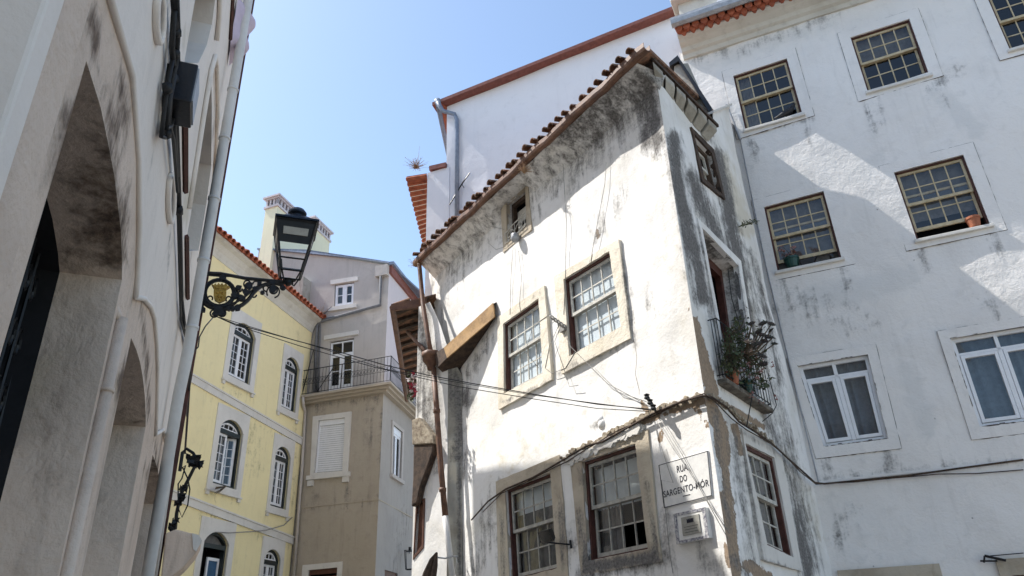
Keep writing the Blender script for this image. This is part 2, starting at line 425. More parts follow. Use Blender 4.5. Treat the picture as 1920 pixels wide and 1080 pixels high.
def leaf(mb, Mq, s0, s1, t0, t1, d0, d1, st, bt, tp, cols, rows, mw, hb=None):
    """one glazed leaf in (s,t): stiles st, bottom rail bt, top rail tp (metres), muntins mw; returns glass rects"""
    w, h = Mq.w, Mq.h; a, b, c, m = st/w, bt/h, tp/h, mw/w; n = mw/h
    mb.box(Mq, s0, s0+a, t0, t1, d0, d1); mb.box(Mq, s1-a, s1, t0, t1, d0, d1)
    mb.box(Mq, s0+a, s1-a, t0, t0+b, d0, d1); mb.box(Mq, s0+a, s1-a, t1-c, t1, d0, d1)
    e = (d1-d0)*.2
    for k in range(1, cols):
        x = s0+a+(s1-s0-2*a)*k/cols; mb.box(Mq, x-m/2, x+m/2, t0+b, t1-c, d0+e, d1-e)
    for k in range(1, rows):
        y = t0+b+(t1-t0-b-c)*k/rows; mb.box(Mq, s0+a, s1-a, y-n/2, y+n/2, d0+e*1.6, d1-e*1.6)
    return (s0+a, s1-a, t0+b, t1-c)
def curtain_sheet(par, Mq, s0, s1, t0, t1, d, mat, wave=.02, folds=7, name='curtain'):
    mb = MB(); n = 40; vs = []
    for k in range(n+1):
        x = s0+(s1-s0)*k/n; off = wave*sin(folds*2*pi*k/n+sin(k*.7)*.6)
        vs += [Mq(x, t0, d+off*1.1), Mq(x, t1, d+off*.7)]
    mb.add(vs, [(2*k, 2*k+2, 2*k+3, 2*k+1) for k in range(n)])
    return mb.build(name, mat, par, smooth=True)
def panes(par, Mq, rects, mat, name='pane', tilt=0.):
    mb = MB()
    for (s0, s1, t0, t1, d) in rects:
        a, b = random.uniform(-tilt, tilt), random.uniform(-tilt, tilt)
        mb.add([Mq(s0, t0, d-a-b), Mq(s1, t0, d+a-b), Mq(s1, t1, d+a+b), Mq(s0, t1, d-a+b)], [(0, 1, 2, 3)])
    return mb.build(name, mat, par)
def sash_window(root, W, q, dep, frame, sash, glass='glass', cols=4, rows=2, open_=0., split=.5, curt=None, fw=.045, outer=None, smat='trimstone', sd=.035, lab=None, holes=(), cd=.135):
    Mq = W.quad(q); w, h = Mq.w, Mq.h; a, b = fw/w, fw/h
    fr = MB()
    for (s0, s1, t0, t1) in ((0, a, 0, 1), (1-a, 1, 0, 1), (a, 1-a, 1-b, 1), (a, 1-a, 0, b*.6)): fr.box(Mq, s0+.001, s1-.001, t0+.001, t1-.001, -dep-.10, -dep+.045)
    win = fr.build('window', frame, root, label=lab)
    g = []; up = MB(); r = leaf(up, Mq, a, 1-a, split, 1-b, -dep-.03, -dep+.01, .045, .055, .05, cols, rows, .022); g.append((*r, -dep-.012)); up.build('upper_sash', sash, win)
    lo = MB(); t0 = b*.6+open_; r = leaf(lo, Mq, a+.004, 1-a-.004, t0, min(split+.03+open_, 1-b), -dep-.08, -dep-.04, .045, .07, .045, cols, rows, .022); lo.build('lower_sash', sash, win)
    g2 = (*r, -dep-.062)
    if holes:
        s0, s1, ta, tb, dd = g2
        for i in range(cols):
            for j in range(rows):
                if (i, j) in holes: continue
                g.append((s0+(s1-s0)*i/cols, s0+(s1-s0)*(i+1)/cols, ta+(tb-ta)*j/rows, ta+(tb-ta)*(j+1)/rows, dd))
    else: g.append(g2)
    cells = []
    for (s0, s1, ta, tb, dd) in g:
        cc = cols if s1-s0 > .5 else 1; rr0 = rows if s1-s0 > .5 else 1
        for i in range(cc):
            for j in range(rr0): cells.append((s0+(s1-s0)*i/cc, s0+(s1-s0)*(i+1)/cc, ta+(tb-ta)*j/rr0, ta+(tb-ta)*(j+1)/rr0, dd))
    panes(win, Mq, cells, M[glass], tilt=.0022)
    if curt:
        for (mt, s0, s1, c0, c1) in curt: curtain_sheet(win, Mq, s0, s1, c0, c1, -dep-cd, M[mt], .0015 if mt == 'curtain' else .006)
    if outer: surround(win, W, outer, q, M[smat], sd)
    return win
def arc_top(u0, u1, zs, zp, n=10):
    """segmental arch from (u0,zs) over peak zp to (u1,zs)"""
    c = (u1-u0)/2; s = zp-zs; R = (c*c+s*s)/(2*s); um = (u0+u1)/2; zc = zp-R; out = []
    a0 = atan2(zs-zc, u0-um); a1 = atan2(zs-zc, u1-um)
    for k in range(n+1):
        a = a0+(a1-a0)*k/n; out.append((um+R*cos(a), zc+R*sin(a)))
    return out

# ------------------------------------------------------------------ where the walls stand
corner = at(1345, 900, 10.)
O = Wall(corner, azim(0, 1268))                       # old corner house, front
OS = Wall(corner, azim(2100, 1200))                   # its side
R = Wall((5.1551, 13.3722), azim(-2600, 1360)+180)    # white apartment house
G = Wall((R.p0[0]-1.5*R.N[0], R.p0[1]-1.5*R.N[1]), 107.5)   # gable house behind
YW = Wall(at(465, 720, 24.), azim(1450, 1250))        # yellow house
_u = YW.uz(550, 1020)[0]
B = Wall(YW.P(_u, 0), 109.)                           # beige house, front
_u = B.uz(718, 760)[0]
BS = Wall(B.P(_u, 0), 9.5)                            # its side
_a = azim(355, 1255); _N = (cos(radians(_a)), -sin(radians(_a)))
L = Wall((-_N[0]*.55, -_N[1]*.55), _a)                # arcade building
LEND = 10.7
BUC = _u

# ------------------------------------------------------------------ street
mb = MB(); n = 24
vs = [(-120+240*i/n, -60+300*j/n, 0) for j in range(n+1) for i in range(n+1)]
mb.add(vs, [(j*(n+1)+i, j*(n+1)+i+1, (j+1)*(n+1)+i+1, (j+1)*(n+1)+i) for j in range(n) for i in range(n)])
g = mb.build('ground', M['street']); tag(g, 'worn grey stone paving of the narrow street', 'ground', kind='structure')

# ================================================================== OLD CORNER HOUSE
house = thing('corner_house', O.P(3.4, 0, 0), 'tall narrow old corner house with peeling sunlit white plaster, mould stains and tiled roof', 'house')
FLAT += [(O, 1.9, 5.2, .25), (O, .55, 3.67, .55), (O, .6, 2.95, .35)]
qUL = [(946.6, 608), (1013.4, 560), (1021.2, 700.8), (948.3, 738.6)]; oUL = [(936, 596), (1024, 535.5), (1038, 712), (938, 769)]
qUR = [(1060, 525), (1146, 472), (1168.5, 614), (1071, 669.3)]; oUR = [(1042, 519.8), (1163.8, 449), (1186.5, 634.7), (1056, 702)]
qLR = [(1093, 866), (1193.4, 832), (1217, 1029), (1105, 1052)]; oLR = [(1070, 850), (1217, 806), (1243, 1053), (1092, 1079)]
qLL = [(949, 919), (1034.4, 886), (1047, 1066), (958, 1088)]; oLL = [(932, 903), (1051.7, 853), (1069, 1085), (938, 1112)]
qT = [(950.8, 382), (986.7, 352), (989.5, 424), (952.5, 457)]; oT = [(940, 379), (991, 331), (999, 431), (945.8, 474)]
wallO = [O.uz(*p) for p in [(1228, 145), (803, 474), (805, 520), (816, 575), (833, 650), (852, 690), (864, 730), (866, 1080)]]
wallO = [(0, wallO[0][1])]+wallO[1:]+[(wallO[-1][0], 0), (0, 0)]
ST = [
 (0, [(1215, 200), (1100, 280), (960, 380), (830, 500)], 75, .5), (0, [(960, 1010), (1100, 1040), (1240, 1040)], 90, .36),  # first stroke mixes eave dirt with painted shade; second paints the lower shadow
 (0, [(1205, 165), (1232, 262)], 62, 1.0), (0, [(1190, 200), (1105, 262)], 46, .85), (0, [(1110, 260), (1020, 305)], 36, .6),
 (0, [(815, 480), (880, 432), (940, 385)], 34, .62), (0, [(805, 520), (830, 640)], 18, .35), (0, [(1042, 368), (1035, 352)], 14, .7),
 (0, [(846, 700), (872, 752)], 34, 1.0), (0, [(880, 700), (915, 640)], 22, .6), (0, [(866, 760), (872, 900)], 14, .5),
 (0, [(1092, 1075), (1245, 1045)], 30, .9), (0, [(880, 1070), (935, 960)], 50, .42), (0, [(1250, 975), (1360, 1075)], 40, .42),
 (0, [(1246, 290), (1300, 560)], 13, .45), (0, [(1175, 520), (1190, 640)], 20, .4), (0, [(1118, 455), (1122, 430)], 13, .75), (0, [(1215, 560), (1235, 590)], 26, .4),
 (0, [(1165, 365), (1120, 420)], 30, .32), (0, [(1125, 790), (1110, 800)], 10, .7), (0, [(935, 900), (910, 960)], 18, .35), (0, [(1050, 700), (1180, 640)], 14, .4),
 (1, [(1320, 748), (1225, 782), (1180, 800)], 15, .8), (1, [(1205, 755), (1216, 778)], 14, .85), (1, [(1300, 760), (1328, 800)], 14, .6),
 (1, [(1288, 575), (1292, 585)], 6, .9), (1, [(1372, 1070), (1362, 1020)], 18, .7), (1, [(1120, 430), (1122, 450)], 9, .6), (1, [(1240, 800), (1238, 830)], 9, .7),
 (2, [(950, 870), (1020, 810)], 60, 0.42), (2, [(885, 880), (900, 840)], 30, 0.32), (2, [(1100, 780), (1180, 760)], 60, 0.29), (2, [(1230, 300), (1250, 480), (1290, 600)], 60, 0.29),
 (2, [(1000, 500), (900, 520)], 50, 0.14), (2, [(1190, 690), (1280, 700)], 60, 0.21), (2, [(1260, 880), (1330, 860)], 30, 0.21)]
holesO = [pz(O, q) for q in (qUL, qUR, qLR, qLL, qT)]
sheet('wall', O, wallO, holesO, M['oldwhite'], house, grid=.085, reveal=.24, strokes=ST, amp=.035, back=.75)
STS = [
 (0, [(1400, 520), (1440, 700), (1480, 860), (1520, 1060)], 42, .62), (0, [(1330, 420), (1380, 560), (1410, 690)], 60, .45), (0, [(1380, 830), (1410, 1050)], 34, .6), (0, [(1340, 560), (1356, 720)], 26, .5), (0, [(1450, 780), (1490, 880)], 30, .5),
 (1, [(1308, 640), (1330, 730), (1350, 800), (1362, 900), (1384, 1085)], 17, .85),
 (0, [(1262, 262), (1275, 360), (1300, 470), (1318, 560)], 28, 1.23), (0, [(1295, 330), (1325, 400), (1350, 470)], 31, 1.1), (0, [(1345, 290), (1370, 420), (1392, 540), (1410, 640)], 24, 1.23),
 (0, [(1330, 560), (1352, 640), (1350, 700)], 15, 0.91), (0, [(1290, 180), (1335, 270)], 16, 0.65), (0, [(1405, 470), (1440, 600), (1462, 720)], 16, 0.78),
 (0, [(1430, 760), (1480, 900), (1515, 1060)], 18, 0.78), (0, [(1495, 960), (1515, 1075)], 31, 1.04), (0, [(1338, 770), (1350, 900), (1365, 990)], 16, 0.72), (0, [(1385, 480), (1420, 700)], 16, 0.65),
 (0, [(1380, 1050), (1400, 1080)], 24, 0.78), (0, [(1370, 420), (1400, 520)], 26, 0.91),
 (1, [(1300, 600), (1322, 680), (1338, 735)], 18, 1.), (1, [(1322, 745), (1350, 800), (1358, 860)], 24, 1.23), (1, [(1352, 930), (1378, 1080)], 20, 1.), (1, [(1378, 800), (1390, 850)], 14, 0.91),
 (1, [(1330, 740), (1430, 800)], 12, 0.78), (1, [(1400, 1060), (1440, 1085)], 24, 0.91),
 (2, [(1380, 500), (1430, 700)], 36, 0.65), (2, [(1350, 300), (1400, 430)], 36, 0.78), (2, [(1470, 850), (1530, 1000)], 48, 0.45)]
wallS = [(0, wallO[0][1])]+pz(OS, [(1330, 232), (1336, 212), (1368, 199), (1380, 290), (1415, 430), (1440, 560), (1488, 740), (1528, 905), (1560, 1075)])
wallS = [(0, 10.12), (2.55, 10.5)]+wallS[2:]+[(wallS[-1][0], 0), (0, 0)]
qS1 = [(1392.4, 831.3), (1447, 859), (1483, 1046), (1433.4, 1022)]; oS1 = [(1386, 803), (1460, 846), (1499.5, 1072), (1426, 1050)]
qSB = [(1313, 428), (1381, 499), (1419, 752), (1368, 722)]; oSB = [(1305, 410), (1386, 490), (1427, 757), (1361, 722)]
qS3 = [(1299, 252), (1332, 288), (1352, 366), (1318, 335)]; oS3 = [(1294, 239), (1336, 281), (1358, 375), (1314, 341)]
sheet('side_wall', OS, wallS, [pz(OS, qS1), pz(OS, qSB), pz(OS, qS3)], M['moldstone'], house, grid=.07, reveal=.3, strokes=[], amp=.03, back=.8) if False else \
sheet('side_wall', OS, wallS, [pz(OS, qS1), pz(OS, qSB), pz(OS, qS3)], M['oldwhite'], house, grid=.07, reveal=.3, strokes=STS, amp=.03, back=.8)
# inner mass so that the house is solid
cP = [O.P(.9, 0, -1.0), O.P(6.6, 0, -1.0), G.P(-7.0, 0, .2), R.P(-.6, 0, .1), OS.P(4.1, 0, -1.0)]
MB().prism([Vector((p.x, p.y, 0)) for p in cP], [Vector((p.x, p.y, 10.3)) for p in cP]).build('inner_core', M['dark'], house)

SUR = [(0, [(1095, 1065), (1242, 1045)], 26, 1.1), (0, [(1086, 960), (1100, 1060)], 16, .75), (0, [(1210, 900), (1235, 1040)], 12, .6), (0, [(940, 960), (945, 1080)], 14, .6), (0, [(1045, 950), (1060, 1060)], 16, .6),
       (0, [(1070, 850), (1090, 900)], 14, .6), (0, [(1170, 480), (1182, 620)], 10, .6), (0, [(1060, 690), (1120, 670)], 16, .45), (0, [(1100, 500), (1150, 470)], 12, .4), (2, [(940, 960), (945, 1080)], 40, .6), (2, [(1220, 860), (1240, 1040)], 40, .7),
       (0, [(1388, 820), (1430, 1040)], 12, .55), (0, [(1430, 1050), (1495, 1075)], 14, .6), (0, [(1310, 430), (1365, 720)], 9, .6), (0, [(1384, 500), (1425, 740)], 9, .5), (0, [(1390, 810), (1455, 850)], 9, .5), (0, [(940, 756), (1030, 715)], 8, .5), (0, [(1000, 560), (1015, 545)], 8, .4)]
# windows of the front
sash_window(house, O, qUL, .05, M['maroon'], M['greypaint'], cd=.10, glass='glassclear', outer=oUL, curt=[('curtain', .03, .97, .02, .98)], fw=.05, sd=.045, lab='upper left sash window with pale curtain')
sash_window(house, O, qUR, .05, M['maroon'], M['greypaint'], cd=.10, glass='glassclear', outer=oUR, curt=[('curtain', .03, .99, .02, .98)], fw=.05, sd=.045, lab='upper right sash window with pale curtain')
sash_window(house, O, qLR, .08, M['maroon'], M['shadedpaint'], outer=oLR, smat='brownstone', curt=[('curtain', .02, .98, .49, .92), ('curtaind', .02, .46, .02, .5)], fw=.05, sd=.03, glass='glass',  # pale upper sheet stands in for the bright reflection in the glass
            holes=((1, 0), (2, 0), (3, 0)), lab='lower right sash window with broken panes')
sash_window(house, O, qLL, .08, M['maroon'], M['shadedpaint'], outer=oLL, smat='brownstone', curt=[('curtain', .02, .98, .70, .96), ('curtaind', .02, .98, .02, .70)], fw=.05, sd=.03, lab='lower left sash window behind the floodlight')
# small window under the eave
Mq = O.quad(qT); w, h = Mq.w, Mq.h
fr = MB(); fr.box(Mq, 0, .1, 0, 1, -.2, -.12); fr.box(Mq, .9, 1, 0, 1, -.2, -.12); fr.box(Mq, .1, .9, .9, 1, -.2, -.12)
wt = fr.build('window', M['darkwood'], house, label='small window under the eave with an iron grille')
lf = MB(); r = leaf(lf, Mq, .08, .72, 0.02, .8, -.26, -.22, .10, .1, .3, 1, 3, .05); lf.build('casement', M['greypaint'], wt)
panes(wt, Mq, [(*r, -.24)], M['glassd'])
surround(wt, O, oT, qT, M['brownstone'], .03)
gr = MB()
for dd in (.07,):
    gr.tube([Mq(-.02, .22, dd), Mq(.5, .24, dd+.03), Mq(1.02, .30, dd)], .012)
    gr.tube([Mq(-.02, -.02, dd), Mq(1.02, -.02, dd)], .01)
for k in (0, .5, 1): gr.tube([Mq(k, -.04, dd), Mq(k, .25, dd)], .008)
for c, sg in ((.25, 1), (.75, -1)):
    pts = [Mq(c+sg*.2*cos(a*.5)*(1-a/16), .1+.12*sin(a*.5)*(1-a/16), dd) for a in range(0, 14)]
    gr.tube(pts, .008)
gr.build('window_grille', M['greypaint'], wt)

# windows of the side
sash_window(house, OS, qS1, .04, M['maroon'], M['greypaint'], cols=3, outer=oS1, cd=.12, smat='whitestone', curt=[('curtaind', .02, .98, .02, .98)], fw=.06, sd=.04, lab='sash window in the shaded side wall')
sash_window(house, OS, qS3, .12, M['darkwood'], M['greypaint'], cols=2, rows=1, outer=oS3, smat='darkwood', curt=[('curtain', .05, .95, .1, .9)], fw=.07, sd=.03, lab='top side window in a brown wooden frame')
Mq = OS.quad(qSB)
fr = MB()
for (s0, s1, t0, t1) in ((0, .07, 0, 1), (.93, 1, 0, 1), (.07, .93, .93, 1)): fr.box(Mq, s0, s1, t0, t1, -.38, -.27)
dr = fr.build('balcony_door', M['maroon'], house, label='open balcony door behind the plants')
lf = MB(); r = leaf(lf, Mq, .08, .5, 0, .92, -.42, -.38, .09, .5, .08, 2, 4, .03); lf.build('door_leaf', M['greypaint'], dr); panes(dr, Mq, [(*r, -.4)], M['glass'])
surround(dr, OS, oSB, qSB, M['oldwhite'], .035)
# balcony
bal = MB(); b0 = OS.uz(1352, 742); b1 = OS.uz(1432, 800)
u0, u1, zbal = .55, 2.5, 5.05
bal.box(lambda a, b, c: OS.P(u0+(u1-u0)*a, zbal+b, c), 0, 1, -.08, 0, -.02, .15)
bo = bal.build('balcony', M['slabstone'], house, bevel=.02)
rl = MB()
for z in (.06, .92): rl.tube([OS.P(u0+.03, zbal+z, 0), OS.P(u0+.03, zbal+z, .13), OS.P(u1-.03, zbal+z, .13), OS.P(u1-.03, zbal+z, 0)], .010)
for k in range(15):
    u = u0+.03+(u1-u0-.06)*k/14; rl.tube([OS.P(u, zbal+.02, .13), OS.P(u, zbal+.92, .13)], .006)
for k in (1, 2): rl.tube([OS.P(u0+.03, zbal+.02, .045*k), OS.P(u0+.03, zbal+.92, .045*k)], .006); rl.tube([OS.P(u1-.03, zbal+.02, .045*k), OS.P(u1-.03, zbal+.92, .045*k)], .006)
rl.build('railing', M['iron'], bo)
# rear slip of wall between the side and the apartment house has a flat coping
cp = MB(); c0, c1 = OS.uz(1334, 213), OS.uz(1369, 199)
cp.box(lambda a, b, c: OS.P(c0[0]+(c1[0]-c0[0])*a, c0[1]+(c1[1]-c0[1])*a+b, c), 0, 1, 0, .06, -.4, .05); cp.build('coping', M['whitestone'], house)

# broken ledge between the storeys, front and side
def rubble_line(W, pxs, r0, mat, name, par, n=46, dd=.03):
    mb = MB(); P = [W.uz(*p) for p in pxs]
    L_ = [0]
    for i in range(1, len(P)): L_.append(L_[-1]+hypot(P[i][0]-P[i-1][0], P[i][1]-P[i-1][1]))
    for k in range(n):
        s = L_[-1]*(k+random.random()*.6)/n
        i = max(j for j in range(len(P)-1) if L_[j] <= s); f = (s-L_[i])/(L_[i+1]-L_[i])
        u = P[i][0]+(P[i+1][0]-P[i][0])*f; z = P[i][1]+(P[i+1][1]-P[i][1])*f+random.uniform(-.03, .03)
        a = r0*random.uniform(.6, 1.5); b = r0*random.uniform(.4, .9); n_ = 7; ang = random.uniform(-.3, .3)
        pts = [(u+(a*cos(t)*cos(ang)-b*sin(t)*sin(ang))*random.uniform(.7, 1.15), z+(a*cos(t)*sin(ang)+b*sin(t)*cos(ang))*random.uniform(.7, 1.15)) for t in [2*pi*q/n_ for q in range(n_)]]
        mb.ext(W, pts, -.06, dd*random.uniform(.5, 1.6))
    return mb.build(name, mat, par)
rubble_line(O, [(1072, 866), (1120, 842), (1170, 818), (1205, 800)], .11, M['whitestone'], 'ledge', house, 30, .05)
rubble_line(O, [(1072, 850), (1125, 826), (1190, 792), (1240, 768), (1318, 742)], .06, M['rubble'], 'ledge', house, 60, .045)
rubble_line(OS, [(1325, 742), (1360, 762), (1400, 795), (1445, 835)], .05, M['rubble'], 'ledge', house, 40, .05)
rubble_line(O, [(1055, 862), (1100, 838), (1150, 815)], .045, M['rubble'], 'ledge', house, 22, .04)
mb = MB()
for (x, y) in ((1125, 787), (1128, 795)):
    u, z = O.uz(x, y); mb.lathe(O.P(u, z, .01), [(.09, -.02), (.085, .0), (.05, .03), (.01, .04)], 10, ax=O.P(0, 0, 1)-O.P(0, 0, 0))
mb.build('plaster_blister', M['oldwhite'], house, smooth=True)

cr_ = MB()
for pts in ([(1190, 640), (1194, 672), (1192, 700), (1199, 730), (1198, 756)],):
    q = [O.px(x+random.uniform(-1.5, 1.5), y+random.uniform(-1.5, 1.5), .008+0*x) for x, y in pts]; cr_.tube(q, [.003, .006, .004, .005, .003][:len(q)], 4)
cr_.build('hairline_crack', M['rubble'], house)
# roof of the corner house
EZ = 10.47
def ez(u): return 10.35+.031*u
NI = (-O.N[0], -O.N[1])
def roofz(p):
    ins = (p[0]-O.p0[0])*NI[0]+(p[1]-O.p0[1])*NI[1]
    u = (p[0]-O.p0[0])*O.U[0]+(p[1]-O.p0[1])*O.U[1]
    return ez(u)+.02+.48*(ins+.45)
eA = O.P(-.34, 0, .42); eB = O.P(8.38, 0, .42)
rp = [eA, eB, G.P(-7.9, 0, .02), G.P(-1.2, 0, .02), R.P(-1.0, 0, .02), R.P(-.42, 0, .02)]
rp = [Vector((p.x, p.y, roofz(p))) for p in rp]
rb = MB(); rb.prism([p-Vector((0, 0, .07)) for p in rp], rp)
def halftile(mb, a, b, r, n=6, lift=0.):
    """a barrel tile, open side down, from a to b"""
    a = Vector(a); b = Vector(b); t = (b-a).normalized(); x = t.cross(Vector((0, 0, 1))).normalized(); y = x.cross(t); vs = []
    for p, rr in ((a, r), (b, r*.85)):
        for q in (1., .8):
            for k in range(n+1):
                an = pi*k/n; vs.append(p+x*(cos(an)*rr*q)+y*(sin(an)*rr*q))
    m = n+1; f = []
    for k in range(n): f += [(k, k+1, 2*m+k+1, 2*m+k), (m+k, m+k+1, 3*m+k+1, 3*m+k), (k, k+1, m+k+1, m+k), (2*m+k, 2*m+k+1, 3*m+k+1, 3*m+k)]
    mb.add(vs, f)
k = 0; u = -.25
while u < 8.35:
    for row in range(3):
        uu = u+random.uniform(-.025, .025); off = .60-row*.38+random.uniform(-.03, .04)
        a = O.P(uu, 0, off); b = O.P(uu+random.uniform(-.02, .02), 0, off-.5)
        a.z = ez(uu)+.065+.48*row*.38+random.uniform(0, .06); b.z = roofz(b)+.05
        if u > -.3+.42*(.6-off+.5): halftile(rb, a, b, random.uniform(.062, .088))
    u += random.choice((.17, .19, .22, .27))
rf = rb.build('roof', M['tile'], house)
gu = MB(); pr = [(-.07, .06), (-.07, -.03), (-.05, -.075), (0, -.09), (.05, -.075), (.07, -.03), (.07, .06), (.06, .06), (.06, -.025), (.04, -.06), (0, -.075), (-.04, -.06), (-.06, -.025), (-.06, .06)]
secs = []; n = 40
for i in range(n+1):
    u = -.36+(8.5+.36)*i/n; z = ez(u)+.02*sin(i*.9)+.012*sin(i*2.3)
    secs.append([O.P(u, z+b, .49+a) for a, b in pr])
m = len(pr); vs = [p for s in secs for p in s]
gu.add(vs, [(i*m+k, i*m+(k+1) % m, (i+1)*m+(k+1) % m, (i+1)*m+k) for i in range(n) for k in range(m)]+[tuple(range(m)), tuple(n*m+k for k in range(m))])
gu.build('gutter', M['brownmetal'], house)
# plastered cove that carries the wall out to the gutter
def painted(name, rows, mat, parent, strokes):
    n = len(rows[0]); vs = [p for r_ in rows for p in r_]; fs = [(i*n+k, i*n+k+1, (i+1)*n+k+1, (i+1)*n+k) for i in range(len(rows)-1) for k in range(n-1)]
    me = bpy.data.meshes.new(name); o = root_loc(parent); me.from_pydata([v-o for v in vs], [], fs); me.materials.append(mat)
    ca = me.color_attributes.new('paint', 'FLOAT_COLOR', 'POINT'); data = []
    for v in vs:
        p = proj(v); c = [0., 0., 0.]
        for ch, line, rad, st in strokes:
            dd = min(segdist(p, line[k], line[k+1]) for k in range(len(line)-1)); w = max(0, 1-dd/rad); c[ch] = max(c[ch], w*w*(3-2*w)*st)
        data += [*c, 1.]
    ca.data.foreach_set('color', data); me.polygons.foreach_set('use_smooth', [True]*len(fs))
    ob = bpy.data.objects.new(name, me); COL.objects.link(ob); ob.parent = parent; return ob
rows = []
for i in range(91):
    u = -.02+8.42*i/90; hh = .40-.33*max(0., min(1., 4.*(.75-abs(u-4.48))))
    rows.append([O.P(u, ez(u)-hh+(hh-.04)*t+.02*noise.noise(Vector((u*2, t*3, 4))), -.03+.44*t**1.15) for t in (0, .15, .35, .55, .75, .9, 1.)])
rows.insert(0, [O.P(-.02, ez(0)-.04, -.2) for _ in rows[0]])
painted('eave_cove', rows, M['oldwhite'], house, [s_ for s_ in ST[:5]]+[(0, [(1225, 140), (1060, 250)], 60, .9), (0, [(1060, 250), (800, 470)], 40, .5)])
# stone eave slabs over the side wall
I0, I1 = atz(1228, 160, 10.12), atz(1330, 268, 10.12); E0, E1 = atz(1224, 122, 10.26), atz(1348, 250, 10.26)
sl = MB(); sd_ = MB()
nsl = 6
for k in range(nsl):
    a = k/nsl+.006; b = (k+1)/nsl-.022
    q = [I0.lerp(I1, a), I0.lerp(I1, b), E0.lerp(E1, b), E0.lerp(E1, a)]
    q = [p+Vector((0, 0, random.uniform(-.02, .02))) for p in q]
    sl.prism(q, [p+Vector((0, 0, .12)) for p in q])
sl.build('eave_slab', M['moldstone'], house, bevel=.015)
q = [I0-(E0-I0)*.3, I1-(E1-I1)*.3, E1+(E1-I1)*.12, E0+(E0-I0)*.1]
sd_.prism([Vector((p.x, p.y, 10.40)) for p in q], [Vector((p.x, p.y, 10.46)) for p in q]); sd_.build('roof_edge', M['darkwood'], house)
# little rendered gable with a tarred cover, where the roof meets the apartment house
gp = pz(R, [(1264, 122), (1290, 118), (1322, 190), (1334, 222), (1310, 235), (1262, 190)], 1.6)
MB().ext(R, gp, 1.2, 1.6).build('parapet', M['moldstone'], house)
ca_, cb_, cc_ = R.uz(1256, 122, 1.6), R.uz(1272, 108, 1.6), R.uz(1336, 206, 1.6)
cv = MB()
cv.ext(R, [ca_, cb_, cc_, (cc_[0]-.06, cc_[1]-.12), (cb_[0]-.0, cb_[1]-.16), (ca_[0], ca_[1]-.1)], 1.1, 1.68); cv.build('tarred_cover', M['blackplastic'], house)

# golden board: fascia and soffit of a lean-to tray on the front
f0, f1, f2, f3 = O.px(925.9, 568.9, .10), O.px(834, 652.6, .42), O.px(840, 671.9, .42), O.px(928.9, 594.8, .10)
g1, g2 = O.px(816, 664, .48), O.px(822, 690, .48)
aw = MB()
def slab(mb, a, b, c, d, t):
    nn = (b-a).cross(d-a).normalized()*t; return mb.hexa([a, b, c, d, a+nn, b+nn, c+nn, d+nn])
slab(aw, f0, f1, f2, f3, .03)
bo_ = aw.build('fascia_board', M['wood'], house)
aw = MB(); slab(aw, f1, g1, g2, f2, .03); aw.build('fascia_board', M['darkwood'], house, label='dark stained end of the fascia board')
aw = MB(); w3, w2 = O.px(932, 592, -.02), O.px(858, 700, -.02); w2b = O.px(842, 712, -.02)
aw.add([f3, f2, g2, w2b, w2, w3], [(0, 1, 2, 3, 4, 5)]); u_ = Vector((0, 0, .03)); aw.add([p+u_ for p in (f3, f2, g2, w2b, w2, w3)], [(0, 1, 2, 3, 4, 5)])
wz = [O.px(932, 566, -.02), O.px(835, 650, -.02), O.px(815, 665, -.02)]
aw.add([f0, f1, g1, wz[2], wz[1], wz[0]], [(0, 1, 2, 3, 4, 5)])
aw.build('lean_to_soffit', M['darkwood'], house)

# ================================================================== NARROW NEIGHBOUR at the left end
nb = thing('narrow_house', O.P(7.3, 0, 0), 'narrow stained house squeezed at the left end of the sunlit corner house', 'house')
PL = O.P(6.93, 0, 0)
FW = Wall(PL, -85.); fu = FW.uz(838, 1000)[0]
sheet('wall', FW, [(0, 0), (fu, 0), (fu, FW.uz(838, 655)[1]), (0, FW.uz(866, 705)[1])], [], M['moldstone'], nb, grid=.1, amp=.03,
      strokes=[(0, [(850, 700), (862, 800), (855, 860)], 24, .9), (0, [(860, 700), (863, 1080)], 5, 1.), (2, [(848, 830), (850, 900)], 14, .9)])
S2 = Wall(FW.P(fu, 0), -49.); su = S2.uz(779, 800)[0]
qN = [(783, 944), (794, 938), (792, 1022), (777, 1042)]; oN = [(781, 940), (796.5, 934), (795, 1028), (775, 1050)]
sheet('wall', S2, [(0, 0), (su, 0), (su, S2.uz(779, 578)[1]), (S2.uz(806, 566)), (S2.uz(826, 610)), (0, S2.uz(838, 655)[1])], [pz(S2, qN)], M['oldwhite'], nb, grid=.1, reveal=.15, amp=.03, back=.4,
      strokes=[(0, [(790, 600), (795, 680), (800, 780)], 34, .8), (0, [(815, 700), (822, 880)], 22, .55), (1, [(788, 800), (815, 830)], 12, .8), (0, [(785, 760), (822, 835)], 14, .9), (0, [(784, 590), (790, 700), (788, 780)], 14, .7), (2, [(800, 600), (810, 780)], 30, .4)])
Mq = S2.quad(qN); sh = MB(); sh.box(Mq, 0, 1, 0, 1, -.12, -.06); wn = sh.build('window', M['shutter'], nb); surround(wn, S2, oN, qN, M['shutter'], .02)
nl = S2.P(su, 0)
p1 = atz(739, 584, 9.15); p2 = atz(765, 750, 9.15)
dirn = Vector((p2.x-p1.x, p2.y-p1.y, 0)).normalized()
NW = Wall((nl.x, nl.y), degrees(atan2(dirn.x, dirn.y)))
h2 = S2.uz(779, 575)[1]
mb = MB(); a, b = NW.P(0, 0, 0), NW.P(6.5, 0, 0); sg_ = 1 if NW.N[0] > 0 else -1; inw = Vector((NW.N[0]*sg_, NW.N[1]*sg_, 0))*.3
mb.hexa([a, b, b+inw, a+inw]+[p+Vector((0, 0, 9.1)) for p in (a, b, b+inw, a+inw)]); mb.build('wall', M['oldwhite'], nb)
